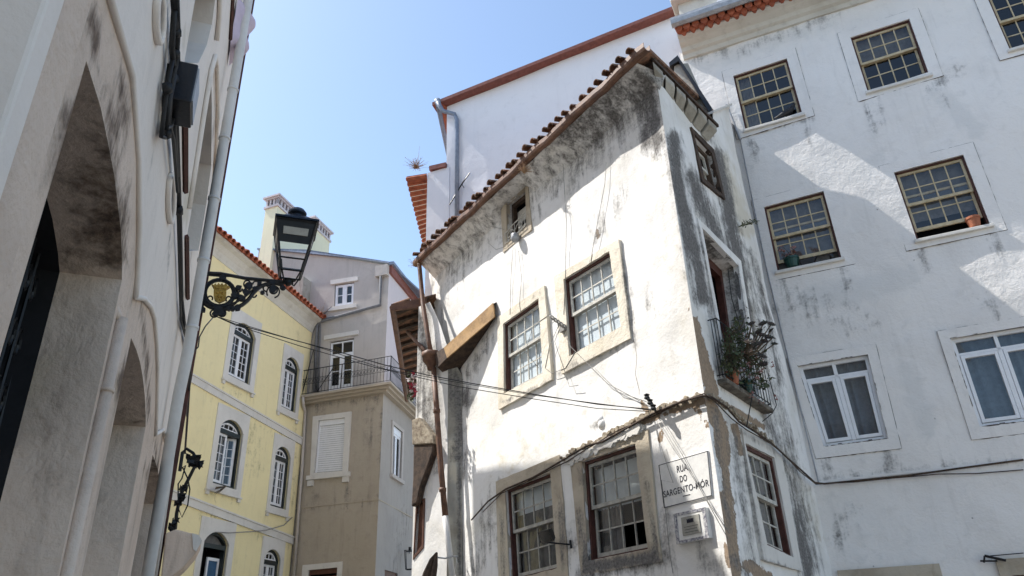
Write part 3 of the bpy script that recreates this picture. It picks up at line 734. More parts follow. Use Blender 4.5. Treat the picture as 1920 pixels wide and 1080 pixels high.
# overhanging tiled eave seen from below
ev = MB(); wd = inw.normalized(); q0 = p1; LEN = (p2-p1).length
back = nl-(Vector((q0.x, q0.y, 0))); ov = .62
A0 = p1.copy(); A1 = p2.copy()
def EP(t, s, z): return A0+(A1-A0)*t+wd*(ov*s)+Vector((0, 0, z))
rf2 = MB(); rf2.hexa([EP(0, .0, .12), EP(1, 0, .12), EP(1, 1.6, .12+ov*.5), EP(0, 1.6, .12+ov*.5)]+[EP(0, .0, .17), EP(1, 0, .17), EP(1, 1.6, .17+ov*.5), EP(0, 1.6, .17+ov*.5)])
for k in range(34):
    t = (k+.5)/34; halftile(rf2, EP(t, -.08, .16), EP(t, .6, .16+ov*.3), .085)
rf2.build('roof', M['tile'], nb)
for k in range(13):
    rr = MB(); t = (k+.3)/13; rr.hexa([EP(t, .02, .03), EP(t+.018, .02, .03), EP(t+.018, 1.1, .03+ov*.4), EP(t, 1.1, .03+ov*.4)]+[EP(t, .02, .12), EP(t+.018, .02, .12), EP(t+.018, 1.1, .12+ov*.4), EP(t, 1.1, .12+ov*.4)]); rr.build('rafter', M['darkwood'], nb)
gg = MB(); gg.tube([EP(-.02, -.05, .04), EP(1.0, -.05, .0)], .075, 8); gg.hexa([EP(-.012, -.12, -.02), EP(.0, -.12, -.02), EP(.0, 1.25, .12), EP(-.012, 1.25, .12)]+[EP(-.012, -.12, .16), EP(.0, -.12, .16), EP(.0, 1.25, .34), EP(-.012, 1.25, .34)])
gg.build('gutter', M['brownmetal'], nb, smooth=False)
# broken timber corbel
cb = MB(); pts = pz(S2, [(783, 835), (822, 832), (820, 850), (808, 885), (797, 915), (791, 945), (779, 952), (782, 900)])
cb.ext(S2, pts, -.02, .13); cb.build('timber_corbel', M['darkwood'], nb, bevel=.04)
cb = MB(); pts = pz(S2, [(782, 790), (795, 785), (822, 820), (824, 834), (783, 836)]); cb.ext(S2, pts, -.02, .16); cb.build('broken_plaster', M['rubble'], nb, bevel=.02)

# downpipe, hopper, diagonal feeder
PD = .32
dp = MB(); dp.tube([O.px(786, 494, .48), O.px(788, 515, .42), S2.px(793, 570, .14), S2.px(804, 640, .14), S2.px(808, 660, .14)], .055, 10); dp.tube([atz(764, 622, 8.9), S2.px(800, 662, .2)], .05, 8)
hc = S2.px(808, 672, .18)
dp.lathe(hc-Vector((0, 0, .28)), [(.07, 0), (.10, .1), (.16, .18), (.19, .2), (.19, .30), (.21, .31), (.21, .42), (.17, .43)], 6, rot=.3)
dp.tube([S2.px(813, 690, .14), S2.px(819, 770, .14), S2.px(827, 880, .14), S2.px(835, 968, .14)], .06, 10)
for y, x in ((770, 819), (918, 830)): dp.tube([S2.px(x, y-3, .14), S2.px(x, y+4, .14)], .075, 10)
dp.build('downpipe', M['brownmetal'], house, smooth=True)
dp = MB(); dp.tube([S2.px(835, 968, .14), S2.px(841, 1020, .14), S2.px(849, 1090, .14)], .06, 10); q = S2.px(849, 1090, .14); dp.tube([q, Vector((q.x, q.y, .1))], .06, 10)
dp.build('downpipe', M['pipewhite'], house, smooth=True, label='white lower length of the downpipe')

# ================================================================== WHITE APARTMENT HOUSE
apt = thing('apartment_house', R.P(4, 0, 0), 'large white apartment house in shade with tan sash windows and a long cornice', 'apartment house')
TOPZ = 14.56
RW = [
 [(1374.8, 143), (1475.3, 110), (1503.7, 210.4), (1397.8, 244.4)],
 [(1594.4, 70.8), (1705, 36), (1741, 136), (1627, 172.8)],
 [(1432.5, 388.7), (1544, 358.7), (1578, 484), (1458, 509)],
 [(1676, 324), (1806, 290.5), (1856, 420.5), (1719, 450.4)]]
RU = [pz(R, q) for q in RW]
RU.append([(5.22, 13.5), (6.34, 13.5), (6.34, 12.0), (5.22, 12.0)]); RU.append([(5.2, 9.93), (6.36, 9.93), (6.36, 8.4), (5.2, 8.4)])
RP = [[(.16, 6.34), (1.37, 6.34), (1.34, 4.8), (.30, 4.8)], [(2.72, 6.38), (4.06, 6.38), (4.06, 4.8), (2.74, 4.8)], [(5.3, 6.38), (6.6, 6.38), (6.6, 4.8), (5.3, 4.8)]]
RG = [[(.25, 2.5), (1.45, 2.5), (1.45, .1), (.25, .1)], [(2.55, 2.5), (4.1, 2.5), (4.1, .1), (2.55, .1)], [(5.3, 2.5), (6.6, 2.5), (6.6, .1), (5.3, .1)]]
RS = [(0, [(1403, 250), (1414, 300)], 15, .62), (0, [(1505, 218), (1518, 265)], 14, .55), (0, [(1632, 180), (1646, 235)], 15, .6), (0, [(1742, 142), (1762, 200)], 14, .6), (0, [(1465, 517), (1480, 575)], 15, .62), (0, [(1580, 492), (1596, 545)], 14, .55), (0, [(1722, 458), (1738, 505)], 14, .55), (0, [(1858, 428), (1878, 480)], 15, .6), (0, [(1545, 845), (1556, 890)], 15, .6), (0, [(1665, 828), (1676, 870)], 14, .55),
 (2, [(1520, 560), (1700, 520)], 50, .9), (2, [(1760, 180), (1830, 240)], 45, .8), (2, [(1600, 330), (1640, 300)], 40, .7), (2, [(1700, 700), (1740, 800)], 40, .8), (0, [(1480, 540), (1530, 570)], 26, .5), (0, [(1770, 150), (1800, 130)], 18, .45), (0, [(1750, 300), (1760, 330)], 12, .4), (0, [(1560, 620), (1640, 610)], 20, .35),
 (0, [(1290, 110), (1400, 85), (1560, 30)], 26, .35), (0, [(1580, 1010), (1600, 960)], 40, .35), (0, [(1545, 900), (1920, 862)], 12, .55), (0, [(1450, 590), (1560, 570)], 50, .3),
      (2, [(1290, 130), (1560, 40)], 40, .6), (2, [(1560, 950), (1700, 1040)], 120, .35), (0, [(1400, 250), (1530, 220)], 10, .4), (0, [(1545, 840), (1640, 826)], 8, .5), (0, [(1500, 690), (1620, 668)], 6, .4),
      (0, [(1560, 560), (1620, 610)], 30, .33), (0, [(1840, 560), (1880, 590)], 30, .3)]
sheet('wall', R, [(-1.0, 0), (14, 0), (14, TOPZ), (-1.0, TOPZ)], RU+RP+RG, M['rwhite'], apt, grid=.14, reveal=.14, strokes=RS, amp=.032, back=.7)
labs = ['top left sash window with a pigeon on its sill', 'top middle sash window', 'sash window with the green flower pot', 'sash window with the terracotta pot', 'top right sash window cut by the picture edge', None]
for i, q in enumerate(RU):
    op = .0 if i in (0, 1, 4) else .13
    sash_window(apt, R, q, .07, M['maroon'], M['tanpaint'], open_=op, curt=[[('curtaind', .0, .3, .05, 1.)], [('curtaind', .05, .95, .55, 1.)], [('curtaind', .0, 1., .05, 1.)], [('curtaind', .0, 1., .3, 1.)], [('curtaind', .6, 1., .1, 1.)], [('curtaind', .0, .5, .1, 1.)]][i], fw=.035, lab=labs[i])
# raised rendered bands and sills
def grow(q, l, r, t, b): return [(q[0][0]-l, q[0][1]+t), (q[1][0]+r, q[1][1]+t), (q[2][0]+r, q[2][1]-b), (q[3][0]-l, q[3][1]-b)]
for i, q in enumerate(RU):
    MB().ring(R, grow(q, .22, .22, .22, .18), q, -.03, .016).build('window_band', M['rwhite'], apt)
    s = MB(); zz = min(q[2][1], q[3][1])
    s.box(lambda a, b, c: R.P(q[3][0]-.05+(q[2][0]-q[3][0]+.1)*a, zz+b, c), 0, 1, -.07, -.004, -.12, .075); s.build('window_sill', M['whitestone'], apt, bevel=.01)
for i, q in enumerate(RP):
    MB().ring(R, grow(q, .17, .17, .17, .2), q, -.03, .022).build('window_band', M['rwhite'], apt)
    Mq = R.quad(q); fr = MB(); e = .06/Mq.w; f = .06/Mq.h
    fr.box(Mq, 0, e, 0, 1, -.13, -.06); fr.box(Mq, 1-e, 1, 0, 1, -.13, -.06); fr.box(Mq, e, 1-e, 0, f, -.13, -.06); fr.box(Mq, e, 1-e, 1-f, 1, -.13, -.06)
    tz = .80; fr.box(Mq, e, 1-e, tz, tz+f*.8, -.13, -.06); fr.box(Mq, .5-e*.5, .5+e*.5, tz, 1-f, -.13, -.06); fr.box(Mq, .5-e*.6, .5+e*.6, f, tz, -.13, -.05)
    wn = fr.build('window', M['whitepaint'], apt, bevel=.006, label='white plastic window with blue grey curtains')
    g = [(e, .5-e*.5, tz+f, 1-f, -.1), (.5+e*.5, 1-e, tz+f, 1-f, -.1)]
    for (a, b) in ((e, .5-e*.6), (.5+e*.6, 1-e)):
        lf = MB(); r = leaf(lf, Mq, a+.004, b-.004, f+.005, tz-.003, -.12, -.045, .055, .06, .055, 1, 1, .01); lf.build('casement', M['whitepaint'], wn, bevel=.004); g.append((*r, -.08))
        v = MB(); v.box(Mq, (a+b)/2-.03, (a+b)/2+.03, f*.3, f*.55, -.06, -.056); v.build('drain_slot', M['blackplastic'], wn)
    panes(wn, Mq, g, M['glass']); curtain_sheet(wn, Mq, 0.02, .98, .03, .98, -.22, M['curtainb'], .03, 6)
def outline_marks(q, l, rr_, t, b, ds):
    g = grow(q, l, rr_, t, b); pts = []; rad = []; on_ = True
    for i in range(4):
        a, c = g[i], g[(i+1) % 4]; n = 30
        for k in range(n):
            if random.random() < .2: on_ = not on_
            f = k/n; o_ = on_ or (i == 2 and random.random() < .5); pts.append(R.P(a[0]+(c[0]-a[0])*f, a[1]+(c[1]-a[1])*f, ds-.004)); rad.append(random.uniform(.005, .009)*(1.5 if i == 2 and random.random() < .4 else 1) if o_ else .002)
    MB().tube(pts, rad, 5, closed=True).build('dark_joint', M['ink2'], apt)  # thin uneven dark line round the outline, heavier along the bottom
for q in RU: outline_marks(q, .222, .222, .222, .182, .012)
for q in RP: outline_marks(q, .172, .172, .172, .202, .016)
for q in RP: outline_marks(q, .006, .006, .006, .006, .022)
for q in RG:
    MB().ring(R, grow(q, .16, .16, .24, .05), q, -.03, .05).build('stone_surround', M['brownstone'], apt)
    Mq = R.quad(q); d = MB(); d.box(Mq, 0, .49, 0, 1, -.12, -.08); d.box(Mq, .51, 1, 0, 1, -.12, -.08); d.build('door', M['maroon'], apt)
# projecting band between first and second floor
s = MB(); s.box(lambda a, b, c: R.P(.05+13.9*a, 4.19+b, c), 0, 1, -.02, .02, -.02, .02); s.build('string_course', M['rwhite'], apt)
# cornice, tile course, gutter (a profile run along the wall with a returned left end)
def run(mb, W, prof, u0, u1, seg=1):
    m = len(prof); vs = []
    for i in range(seg+1):
        u = u0+(u1-u0)*i/seg; vs += [W.P(u, z, d) for d, z in prof]
    mb.add(vs, [(i*m+k, i*m+(k+1) % m, (i+1)*m+(k+1) % m, (i+1)*m+k) for i in range(seg) for k in range(m)]+[tuple(range(m)), tuple(seg*m+k for k in range(m))]); return mb
c = MB(); run(c, R, [(-.2, 14.3), (.05, 14.3), (.08, 14.4), (.16, 14.43), (.2, 14.52), (.34, 14.56), (.38, 14.62), (.48, 14.64), (.5, 14.74), (-.2, 14.9)], -.92, 14)
c.build('cornice', M['cornice'], apt)
t = MB(); u = -.85
while u < 13.9:
    for row, (dd, zz, rr) in enumerate(((.66, 14.72, .085), (.58, 14.66, .07))):
        uu = u+row*.095+random.uniform(-.015, .015)
        t.tube([R.P(uu, zz+random.uniform(-.01, .01), dd+random.uniform(-.02, .02)), R.P(uu, zz+.12, 0.1)], [rr, rr*.9], 10)
    u += .2
t.build('tile_course', M['redtile'], apt)
g_ = MB(); run(g_, R, [(.64, 14.82), (.66, 14.76), (.74, 14.72), (.82, 14.76), (.84, 14.86), (.84, 14.93), (.82, 14.93), (.82, 14.86), (.74, 14.76), (.66, 14.82), (.66, 14.93), (.64, 14.93)], -.98, 14)
g_.build('gutter', M['greymetal'], apt)
rz = MB(); rz.prism([R.P(-.95, 14.8, .66), R.P(14, 14.8, .66), R.P(14, 17.2, -5), R.P(-.95, 17.2, -5)], [R.P(-.95, 14.9, .66), R.P(14, 14.9, .66), R.P(14, 17.3, -5), R.P(-.95, 17.3, -5)]); rz.build('roof', M['redtile'], apt)
# dormer above the gutter
d = MB(); d.ext(R, [(-.85, 14.9), (1.6, 14.9), (1.6, 16.6), (-.85, 16.6)], -1.6, -.1); dz = d.build('dormer', M['cornice'], apt)
d = MB(); d.ext(R, [(-1.0, 16.2), (1.7, 16.2), (1.7, 16.4), (-1.0, 16.4)], -1.7, .1); d.build('dormer_cornice', M['cornice'], dz, bevel=.03)
d = MB(); d.ext(R, [(-.2, 14.95), (1.3, 14.95), (1.2, 15.5), (.1, 15.5)], -.1, .3); d.build('dormer_ledge', M['whitepaint'], dz)
ct = MB(); zt = 14.0
ct.prism([R.P(-1.0, 0, -.75), R.P(14, 0, -.75), R.P(14, 0, -6), R.P(-1.0, 0, -6)], [R.P(-1.0, 14.7, -.75), R.P(14, 14.7, -.75), R.P(14, 14.7, -6), R.P(-1.0, 14.7, -6)]); ct.build('inner_core', M['dark'], apt)
e_ = MB(); e_.ext(R, [(-1.0, 0), (-.99, 0), (-.99, 14.6), (-1.0, 14.6)], -6, -.01); e_.build('end_wall', M['rwhite'], apt)
pb = MB(); pb.tube([R.px(1362, 197, .08), R.px(1388, 262, .08)], .03, 8); pb.tube([R.px(1388, 262, .06), R.px(1416, 400, .06), R.px(1436, 498, .06), R.px(1470, 640, .05), R.px(1535, 905, .05)], .014, 6)
pb.build('wall_conduit', M['greymetal'], apt)

# ================================================================== GABLE HOUSE behind
gh = thing('gable_house', G.P(-4, 0, 0), 'plain white windowless house wall rising behind the old tiled roof', 'house')
go = pz(G, [(838, 200), (1290, 20)]); gl = G.uz(846, 500)
GU0 = go[0][0]
slope = (go[1][1]-go[0][1])/(go[1][0]-go[0][0])
gpts = [(GU0, 0), (2., 0), (2., go[0][1]+slope*(2-GU0)), (GU0, go[0][1])]
sheet('wall', G, gpts, [], M['gwhite'], gh, grid=.3, amp=.03, edge=.6)
v = MB(); v.ext(G, [(GU0-.35, go[0][1]-slope*.3), (2.2, go[0][1]+slope*(2.2-GU0)), (2.2, go[0][1]+slope*(2.2-GU0)+.11), (GU0-.35, go[0][1]-slope*.3+.11)], -6, .26); v.build('roof_verge', M['redpaint'], gh)
# left end of the eave, returned
zE = go[0][1]-.05; a, b_, c_ = atz(820, 190, zE), atz(850, 212, zE), atz(841, 290, zE)
bb = (c_-a)*1.6+a; v = MB(); v.prism([a, b_, b_+(c_-a)*1.6, bb], [p+Vector((0, 0, .1)) for p in (a, b_, b_+(c_-a)*1.6, bb)]); v.build('soffit', M['redtile'], gh)
v = MB(); v.tube([a+Vector((0, 0, .05)), bb+Vector((0, 0, .05))], .09, 8); v.tube([a, G.px(830, 208, .25), G.px(852, 214, .12), G.px(857, 225, .1), G.px(857, 440, .1)], .065, 8); v.build('downpipe', M['bluemetal'], gh, smooth=True)
v = MB(); v.tube([G.px(881, 324, .15), G.px(866, 345, .12), G.px(843, 384, .15)], .018, 5); v.tube([G.px(866, 345, .12), G.px(870, 352, .2)], .012, 5); v.build('iron_hook', M['iron'], gh)
ig = MB(); ig.prism([G.P(GU0+.02, 0, -.05), G.P(2, 0, -.05), G.P(2, 0, -6), G.P(GU0+.02, 0, -6)], [G.P(GU0+.02, go[0][1], -.05), G.P(2, go[0][1]+1, -.05), G.P(2, go[0][1]+1, -6), G.P(GU0+.02, go[0][1], -6)]); ig.build('inner_core', M['gwhite'], gh)

lh = thing('low_tiled_house', G.P(-8.6, 0, 0), 'lower white house end whose red tiled eave overhangs beside the grey downpipe', 'house')
lp = pz(G, [(801, 326), (840, 314)]); G2 = G
MB().ext(G, [(lp[0][0]+.02, 0), (GU0+.1, 0), (GU0+.1, lp[1][1]), (lp[0][0]+.02, lp[0][1])], -5, .03).build('wall', M['gwhite'], lh)
zt = G.uz(800, 330)[1]; ta, tb, tc, td = atz(762, 334, zt), atz(800, 328, zt), atz(818, 470, zt), atz(800, 480, zt)
tr = MB(); mo = MB(); K = 17
for k in range(K):
    a0 = ta.lerp(td, k/K); a1 = ta.lerp(td, (k+1.15)/K); b0 = tb.lerp(tc, k/K); b1 = tb.lerp(tc, (k+1.15)/K); h = Vector((0, 0, .09))
    tr.prism([a0, b0, b1-h*.8, a1-h*.8], [a0+h*.6, b0+h*.6, b1, a1]); tr.tube([a0-h*.45, b0-h*.45], .055, 7); mo.tube([a1-h*.75, b1-h*.75], .02, 5)
rr_ = tr.build('roof', M['redtile'], lh); mo.build('mortar', M['trimstone'], rr_)
MB().ext(G, [(lp[0][0]+.1, lp[1][1]-.02), (GU0+.02, lp[1][1]-.02), (GU0+.02, lp[1][1]+.12), (lp[0][0]+.1, lp[1][1]+.12)], -2, .1).build('coping', M['redpaint'], lh)

# ================================================================== YELLOW HOUSE
yh = thing('yellow_house', YW.P(0, 0, 0), 'pale yellow house with white trimmed arched windows and a red tiled eave', 'house')
YR = YW.uz(548, 1020)[0]; YL = -4.4
def ytop(u): return 13.42-.048*(u+3.29)
YA_ = [(-1.04, .06), (1.84, 2.74)]; YT = [(11.5, 9.62), (8.33, 6.36), (5.08, 3.2)]
yw = []
for (a, b) in YA_:
    for (tp, sl_) in YT:
        um = (a+b)/2; dzz = -.058*um-.03
        yw.append((a, b, tp-.3+dzz, tp+dzz, sl_+dzz))
def ypoly(a, b, zs, zp, zb, g=0.): return [(a-g, zb-g)]+[(u, z) for u, z in arc_top(a-g, b+g, zs, zp+g)]+[(b+g, zb-g)]
sheet('wall', YW, [(YL, 0), (YR, 0), (YR, ytop(YR)), (YL, ytop(YL))], [ypoly(*w) for w in yw], M['yellow'], yh, grid=.3, reveal=.12, amp=.015, back=.7,
      strokes=[(0, [(430, 735), (470, 745)], 14, .4), (0, [(400, 925), (450, 935)], 14, .4), (0, [(520, 800), (545, 830)], 12, .35), (0, [(370, 960), (540, 1020)], 10, .4), (0, [(370, 740), (550, 830)], 9, .35), (0, [(470, 800), (480, 880)], 30, .3),(0, [(390, 440), (590, 600)], 12, .3), (0, [(560, 620), (545, 1000)], 8, .45)])
ylab = ['closed arched window in the upper row', 'arched window with one leaf standing open', 'dark open arched window with a blue panel', 'narrow arched window at the top right', 'narrow arched window at the middle right', 'narrow arched window at the lower right']
for i, (a, b, zs, zp, zb) in enumerate(yw):
    inn = ypoly(a, b, zs, zp, zb)
    gx = .23 if i < 3 else .17
    arch = arc_top(a, b, zs, zp); n_ = len(arch)
    out = [(a-gx, zb-.22)]+[(a-gx, zs)]+[(a-gx+(b-a+2*gx)*k/(n_-3), zp+.36) for k in range(n_-2)]+[(b+gx, zs)]+[(b+gx, zb-.22)]
    # outer outline with as many points as the opening
    m = len(inn); out = [(a-gx, zb-.2)]+[(a-gx+(b-a+2*gx)*k/(m-3), zp+.34) for k in range(m-2)]+[(b+gx, zb-.2)]
    MB().ring(YW, out, inn, -.04, .035).build('window_surround', M['whitestone'], yh)
    s = MB(); s.ext(YW, [(a-gx-.03, zb-.24), (b+gx+.03, zb-.24), (b+gx+.03, zb-.19), (a-gx-.03, zb-.19)], -.02, .09)
    for e in (a-gx, b+gx-.12): s.ext(YW, [(e, zb-.34), (e+.12, zb-.34), (e+.12, zb-.24), (e, zb-.24)], -.02, .06)
    s.build('window_sill', M['whitestone'], yh)
    g1_, g2_ = .07, .0
    inner = [(a+.07, zb+.07)]+arc_top(a+.07, b-.07, zs, zp-.07)+[(b-.07, zb+.07)]
    wn = MB().ring(YW, inn, inner, -.2, -.06).build('window', M['greenpaint'], yh, label=ylab[i])
    zt = zs-.02; tr_ = MB(); tr_.ext(YW, [(a+.07, zt-.12), (b-.07, zt-.12), (b-.07, zt), (a+.07, zt)], -.2, -.05); tr_.build('transom', M['greenpaint'], wn)
    if i == 2:
        pb_ = MB(); pb_.ext(YW, [(a+.55, zb+.05), (b-.12, zb+.05), (b-.12, zt-.4), (a+.55, zt-.4)], -.24, -.2); pb_.build('blue_panel', M['bluedark'], wn)
        MB().ring(YW, [(a+.5, zb+.03), (b-.08, zb+.03), (b-.08, zt-.34), (a+.5, zt-.34)], [(a+.56, zb+.09), (b-.14, zb+.09), (b-.14, zt-.42), (a+.56, zt-.42)], -.22, -.17).build('casement', M['whitepaint'], wn)
        fp = MB(); pl = [(a+.07, zt)]+arc_top(a+.07, b-.07, zs, zp-.07)+[(b-.07, zt)]; fp.add([YW.P(u, z, -.17) for u, z in pl], [tuple(range(len(pl)))]); fp.build('fanlight', M['curtaind'], wn)
        continue
    # fanlight
    fl = MB(); o_ = [(a+.08, zt)]+arc_top(a+.08, b-.08, zs, zp-.08)+[(b-.08, zt)]; i_ = [(a+.13, zt+.05)]+arc_top(a+.13, b-.13, zs+.01, zp-.13)+[(b-.13, zt+.05)]
    fl.ring(YW, o_, i_, -.15, -.1)
    for k in (1, 2, 3):
        u = a+.1+(b-a-.2)*k/4; fl.ext(YW, [(u-.012, zt+.04), (u+.012, zt+.04), (u+.012, zp-.12-(abs(k-2))*.03), (u-.012, zp-.12-(abs(k-2))*.03)], -.14, -.11)
    fl.build('fanlight', M['whitepaint'], wn)
    gp_ = MB(); gp_.add([YW.P(u, z, -.13) for u, z in i_], [tuple(range(len(i_)))]); gp_.build('pane', M['glassd'], wn)
    um = (a+b)/2; cols = 2; rows = 5
    def mk(u0, u1, open_=False):
        def Mq(s, t, d): return YW.P(u0+(u1-u0)*s, zb+.075+(zt-.125-zb-.075)*t, d)
        if open_:
            def Mq(s, t, d):
                return YW.P(u1-(u1-u0)*(1-s)*.72+(d+.15)*.7, zb+.075+(zt-.125-zb-.075)*t, -.15+(1-s)*(-(u1-u0))*.7+(d+.15)*.7)
        Mq.w = abs(u1-u0); Mq.h = zt-.125-zb-.075
        lf = MB(); r = leaf(lf, Mq, 0, 1, 0, 1, -.17, -.12, .07, .09, .07, cols, rows, .02); lf.build('casement', M['whitepaint'], wn); panes(wn, Mq, [(*r, -.145)], M['glassd'])
    mk(a+.075, um); mk(um, b-.075, open_=(i == 1))
    curtain_sheet(wn, YW.quad([(a, zt), (b, zt), (b, zb), (a, zb)]), .05, .95, .02, .98, -.45, M['curtaind'])
for (p, q) in (((360, 712), (552, 822)), ((338, 936), (540, 1012))):
    a = YW.uz(*p); b = YW.uz(*q); sl_ = (b[1]-a[1])/(b[0]-a[0]); f = lambda u: a[1]+sl_*(u-a[0])
    s = MB(); s.ext(YW, [(YL, f(YL)-.1), (YR, f(YR)-.1), (YR, f(YR)+.1), (YL, f(YL)+.1)], -.02, .05); s.ext(YW, [(YL, f(YL)+.1), (YR, f(YR)+.1), (YR, f(YR)+.15), (YL, f(YL)+.15)], -.02, .08); s.build('string_course', M['whitestone'], yh)
c = MB(); prof = [(-.02, -.42), (.03, -.42), (.05, -.34), (.12, -.22), (.26, -.08), (.4, -.02), (.42, .06), (-.02, .08)]; vs = []
for u in (YL, YR-.02): vs += [YW.P(u, ytop(u)+z+.02, d) for d, z in prof]
m = len(prof); c.add(vs, [(k, (k+1) % m, m+(k+1) % m, m+k) for k in range(m)]+[tuple(range(m)), tuple(range(m, 2*m))]); c.build('cornice', M['cornice'], yh)
rf = MB(); u = YL; zr = lambda u, d: ytop(u)+.12+(.5-d)*.5
rf.prism([YW.P(YL, zr(YL, .48)-.06, .48), YW.P(YR+.1, zr(YR, .48)-.06, .48), YW.P(YR+.1, zr(YR, -4)-.06, -4), YW.P(YL, zr(YL, -4)-.06, -4)], [YW.P(YL, zr(YL, .48), .48), YW.P(YR+.1, zr(YR, .48), .48), YW.P(YR+.1, zr(YR, -4), -4), YW.P(YL, zr(YL, -4), -4)])
while u < YR+.05:
    halftile(rf, YW.P(u, zr(u, .55)+.0, .56+random.uniform(-.02, .02)), YW.P(u, zr(u, -1.)+.03, -1.), .1)
    rf.tube([YW.P(u+.11, zr(u, .5)-.05, .54), YW.P(u+.11, zr(u, 0)-.04, .0)], .06, 6)
    u += .23
rf.build('roof', M['redtile'], yh)
ic = MB(); ic.prism([YW.P(YL, 0, -.75), YW.P(YR-.05, 0, -.75), YW.P(YR-.05, 0, -7), YW.P(YL, 0, -7)], [YW.P(YL, 13.2, -.75), YW.P(YR-.05, 13.0, -.75), YW.P(YR-.05, 15.6, -7), YW.P(YL, 15.8, -7)]); ic.build('inner_core', M['room'], yh)
def chimney(pxc, ytp, dist, wl, wr, zb, lab):
    c = at(pxc[0], pxc[1], dist); U1 = (sin(radians(-68)), cos(radians(-68))); U2 = (sin(radians(16.4)), cos(radians(16.4)))
    ztop = at(pxc[0], ytp, dist).z
    def P(a, b, z): return Vector((c.x+U1[0]*a+U2[0]*b, c.y+U1[1]*a+U2[1]*b, z))
    def bx(mb, a0, a1, b0, b1, z0, z1): mb.hexa([P(a0, b0, z0), P(a1, b0, z0), P(a1, b1, z0), P(a0, b1, z0), P(a0, b0, z1), P(a1, b0, z1), P(a1, b1, z1), P(a0, b1, z1)])
    s = MB(); bx(s, 0, wl, 0, wr, zb, ztop-.55); ch = s.build('chimney', M['cream'], yh, label=lab)
    k = MB(); bx(k, -.06, wl+.06, -.06, wr+.06, ztop-.62, ztop-.52); bx(k, -.12, wl+.12, -.12, wr+.12, ztop-.14, ztop-.06); bx(k, -.05, wl+.05, -.05, wr+.05, ztop-.2, ztop-.14)
    n = max(3, int(wr/.24))
    for q in range(n+1):
        b = q*(wr-.07)/n; bx(k, 0, .1, b, b+.09, ztop-.52, ztop-.2)
    for q in range(4):
        a = q*(wl-.08)/3; bx(k, a, a+.08, .0, .08, ztop-.52, ztop-.2)
    k.build('chimney_cap', M['pinkwall'], ch)
    d = MB(); bx(d, .12, wl-.02, .12, wr-.02, ztop-.52, ztop-.2); d.build('flue', M['dark'], ch)
chimney((516, 420), 362, 28., .62, 2.9, 13.5, 'broad yellow chimney behind the street lamp')
chimney((586, 440), 404, 31., .7, 1.5, 14., 'smaller yellow chimney peeping out behind the lamp')

# ================================================================== BEIGE HOUSE
bh = thing('beige_house', B.P(1.5, 0, 0), 'narrow beige and grey house with an iron balcony and a blind white window', 'house')
zsl = 10.02
zb1 = B.uz(718, 500)[1]; zb0 = B.uz(577, 474)[1]
U = BUC; UL_ = -3.
qa = [B.uz(*p) for p in ((627.6, 534), (663.7, 529), (662.3, 570), (625.8, 575))]; qb = [B.uz(*p) for p in ((618.7, 641), (663.7, 633.5), (660.8, 739), (613.3, 744.5))]
qc = [B.uz(*p) for p in ((598, 789), (648, 783.5), (643.5, 883), (590, 887))]; qd = [B.uz(*p) for p in ((580, 1069), (634, 1064))]
qd = [qd[0], qd[1], (qd[1][0], 2.2), (qd[0][0], 2.2)]
sheet('wall', B, [(UL_, zsl), (U, zsl), (U, zb1), (-.6, zb0), (UL_, zb0+.6)], [qa, qb], M['greywall'], bh, grid=.3, reveal=.1, amp=.01, back=.6, strokes=[(0, [(590, 600), (590, 740)], 8, .4), (0, [(600, 720), (700, 700)], 16, .3)])
sheet('wall', B, [(UL_, 0), (U, 0), (U, zsl), (UL_, zsl)], [qc, qd], M['beige'], bh, grid=.2, reveal=.1, amp=.02, back=.6, strokes=[(0, [(565, 760), (720, 745)], 14, .6), (0, [(600, 755), (598, 800)], 12, .5), (0, [(690, 745), (690, 830)], 14, .5), (0, [(715, 760), (714, 1000)], 8, .5), (0, [(590, 905), (586, 960)], 12, .5), (0, [(650, 895), (648, 950)], 12, .5), (0, [(560, 950), (715, 936)], 8, .5),(0, [(560, 760), (550, 1060)], 10, .55)])
qe = [BS.uz(*p) for p in ((737, 796), (754, 810), (751, 900), (735, 889))]; qe = [qe[0], (qe[1][0], qe[0][1]), (qe[1][0], qe[3][1]), qe[3]]
zq = BS.uz(718, 500)[1]; BSL = 5.2
sheet('side_wall', BS, [(0, zsl), (BSL, zsl), (BSL, zb1+.3), (0, zb1)], [], M['pinkwall'], bh, grid=.3, amp=.01)
sheet('side_wall', BS, [(0, 0), (BSL, 0), (BSL, zsl), (0, zsl)], [qe, [(.9, 4.3), (2.2, 4.3), (2.2, 2.), (.9, 2.)]], M['sidegrey'], bh, grid=.2, reveal=.1, amp=.02, back=.5, strokes=[(0, [(760, 960), (740, 1080)], 20, .3)])
# roof slab and red edge on the side
r_ = MB(); vs = [B.P(UL_, zb0+.62, .12), B.P(-.6, zb0+.02, .12), B.P(U+.05, zb1+.02, .12), B.P(U+.05, zb1+.02, -6), B.P(-.6, zb0+.02, -6), B.P(UL_, zb0+.62, -6)]
r_.prism(vs, [p+Vector((0, 0, .07)) for p in vs]); r_.build('roof', M['bluemetal'], bh)
r_ = MB(); r_.box(lambda a, b, c: BS.P(BSL*a, zb1+.3*a+b, c), 0, 1, -.34, -.02, -.02, .1); r_.build('roof_edge', M['redpaint'], bh)
r_ = MB(); r_.box(lambda a, b, c: BS.P(-.1+BSL*a, zb1+.3*a+b, c), 0, 1, -.02, .1, .02, .2); r_.build('gutter', M['bluemetal'], bh)
def trim(W, pts, d, mat, name, par):
    return MB().ext(W, [W.uz(*p) for p in pts], -.03, d).build(name, mat, par)
trim(B, [(620.8, 527), (672, 518.6), (672, 526.5), (621.4, 534.5)], .06, M['whitestone'], 'lintel', bh)
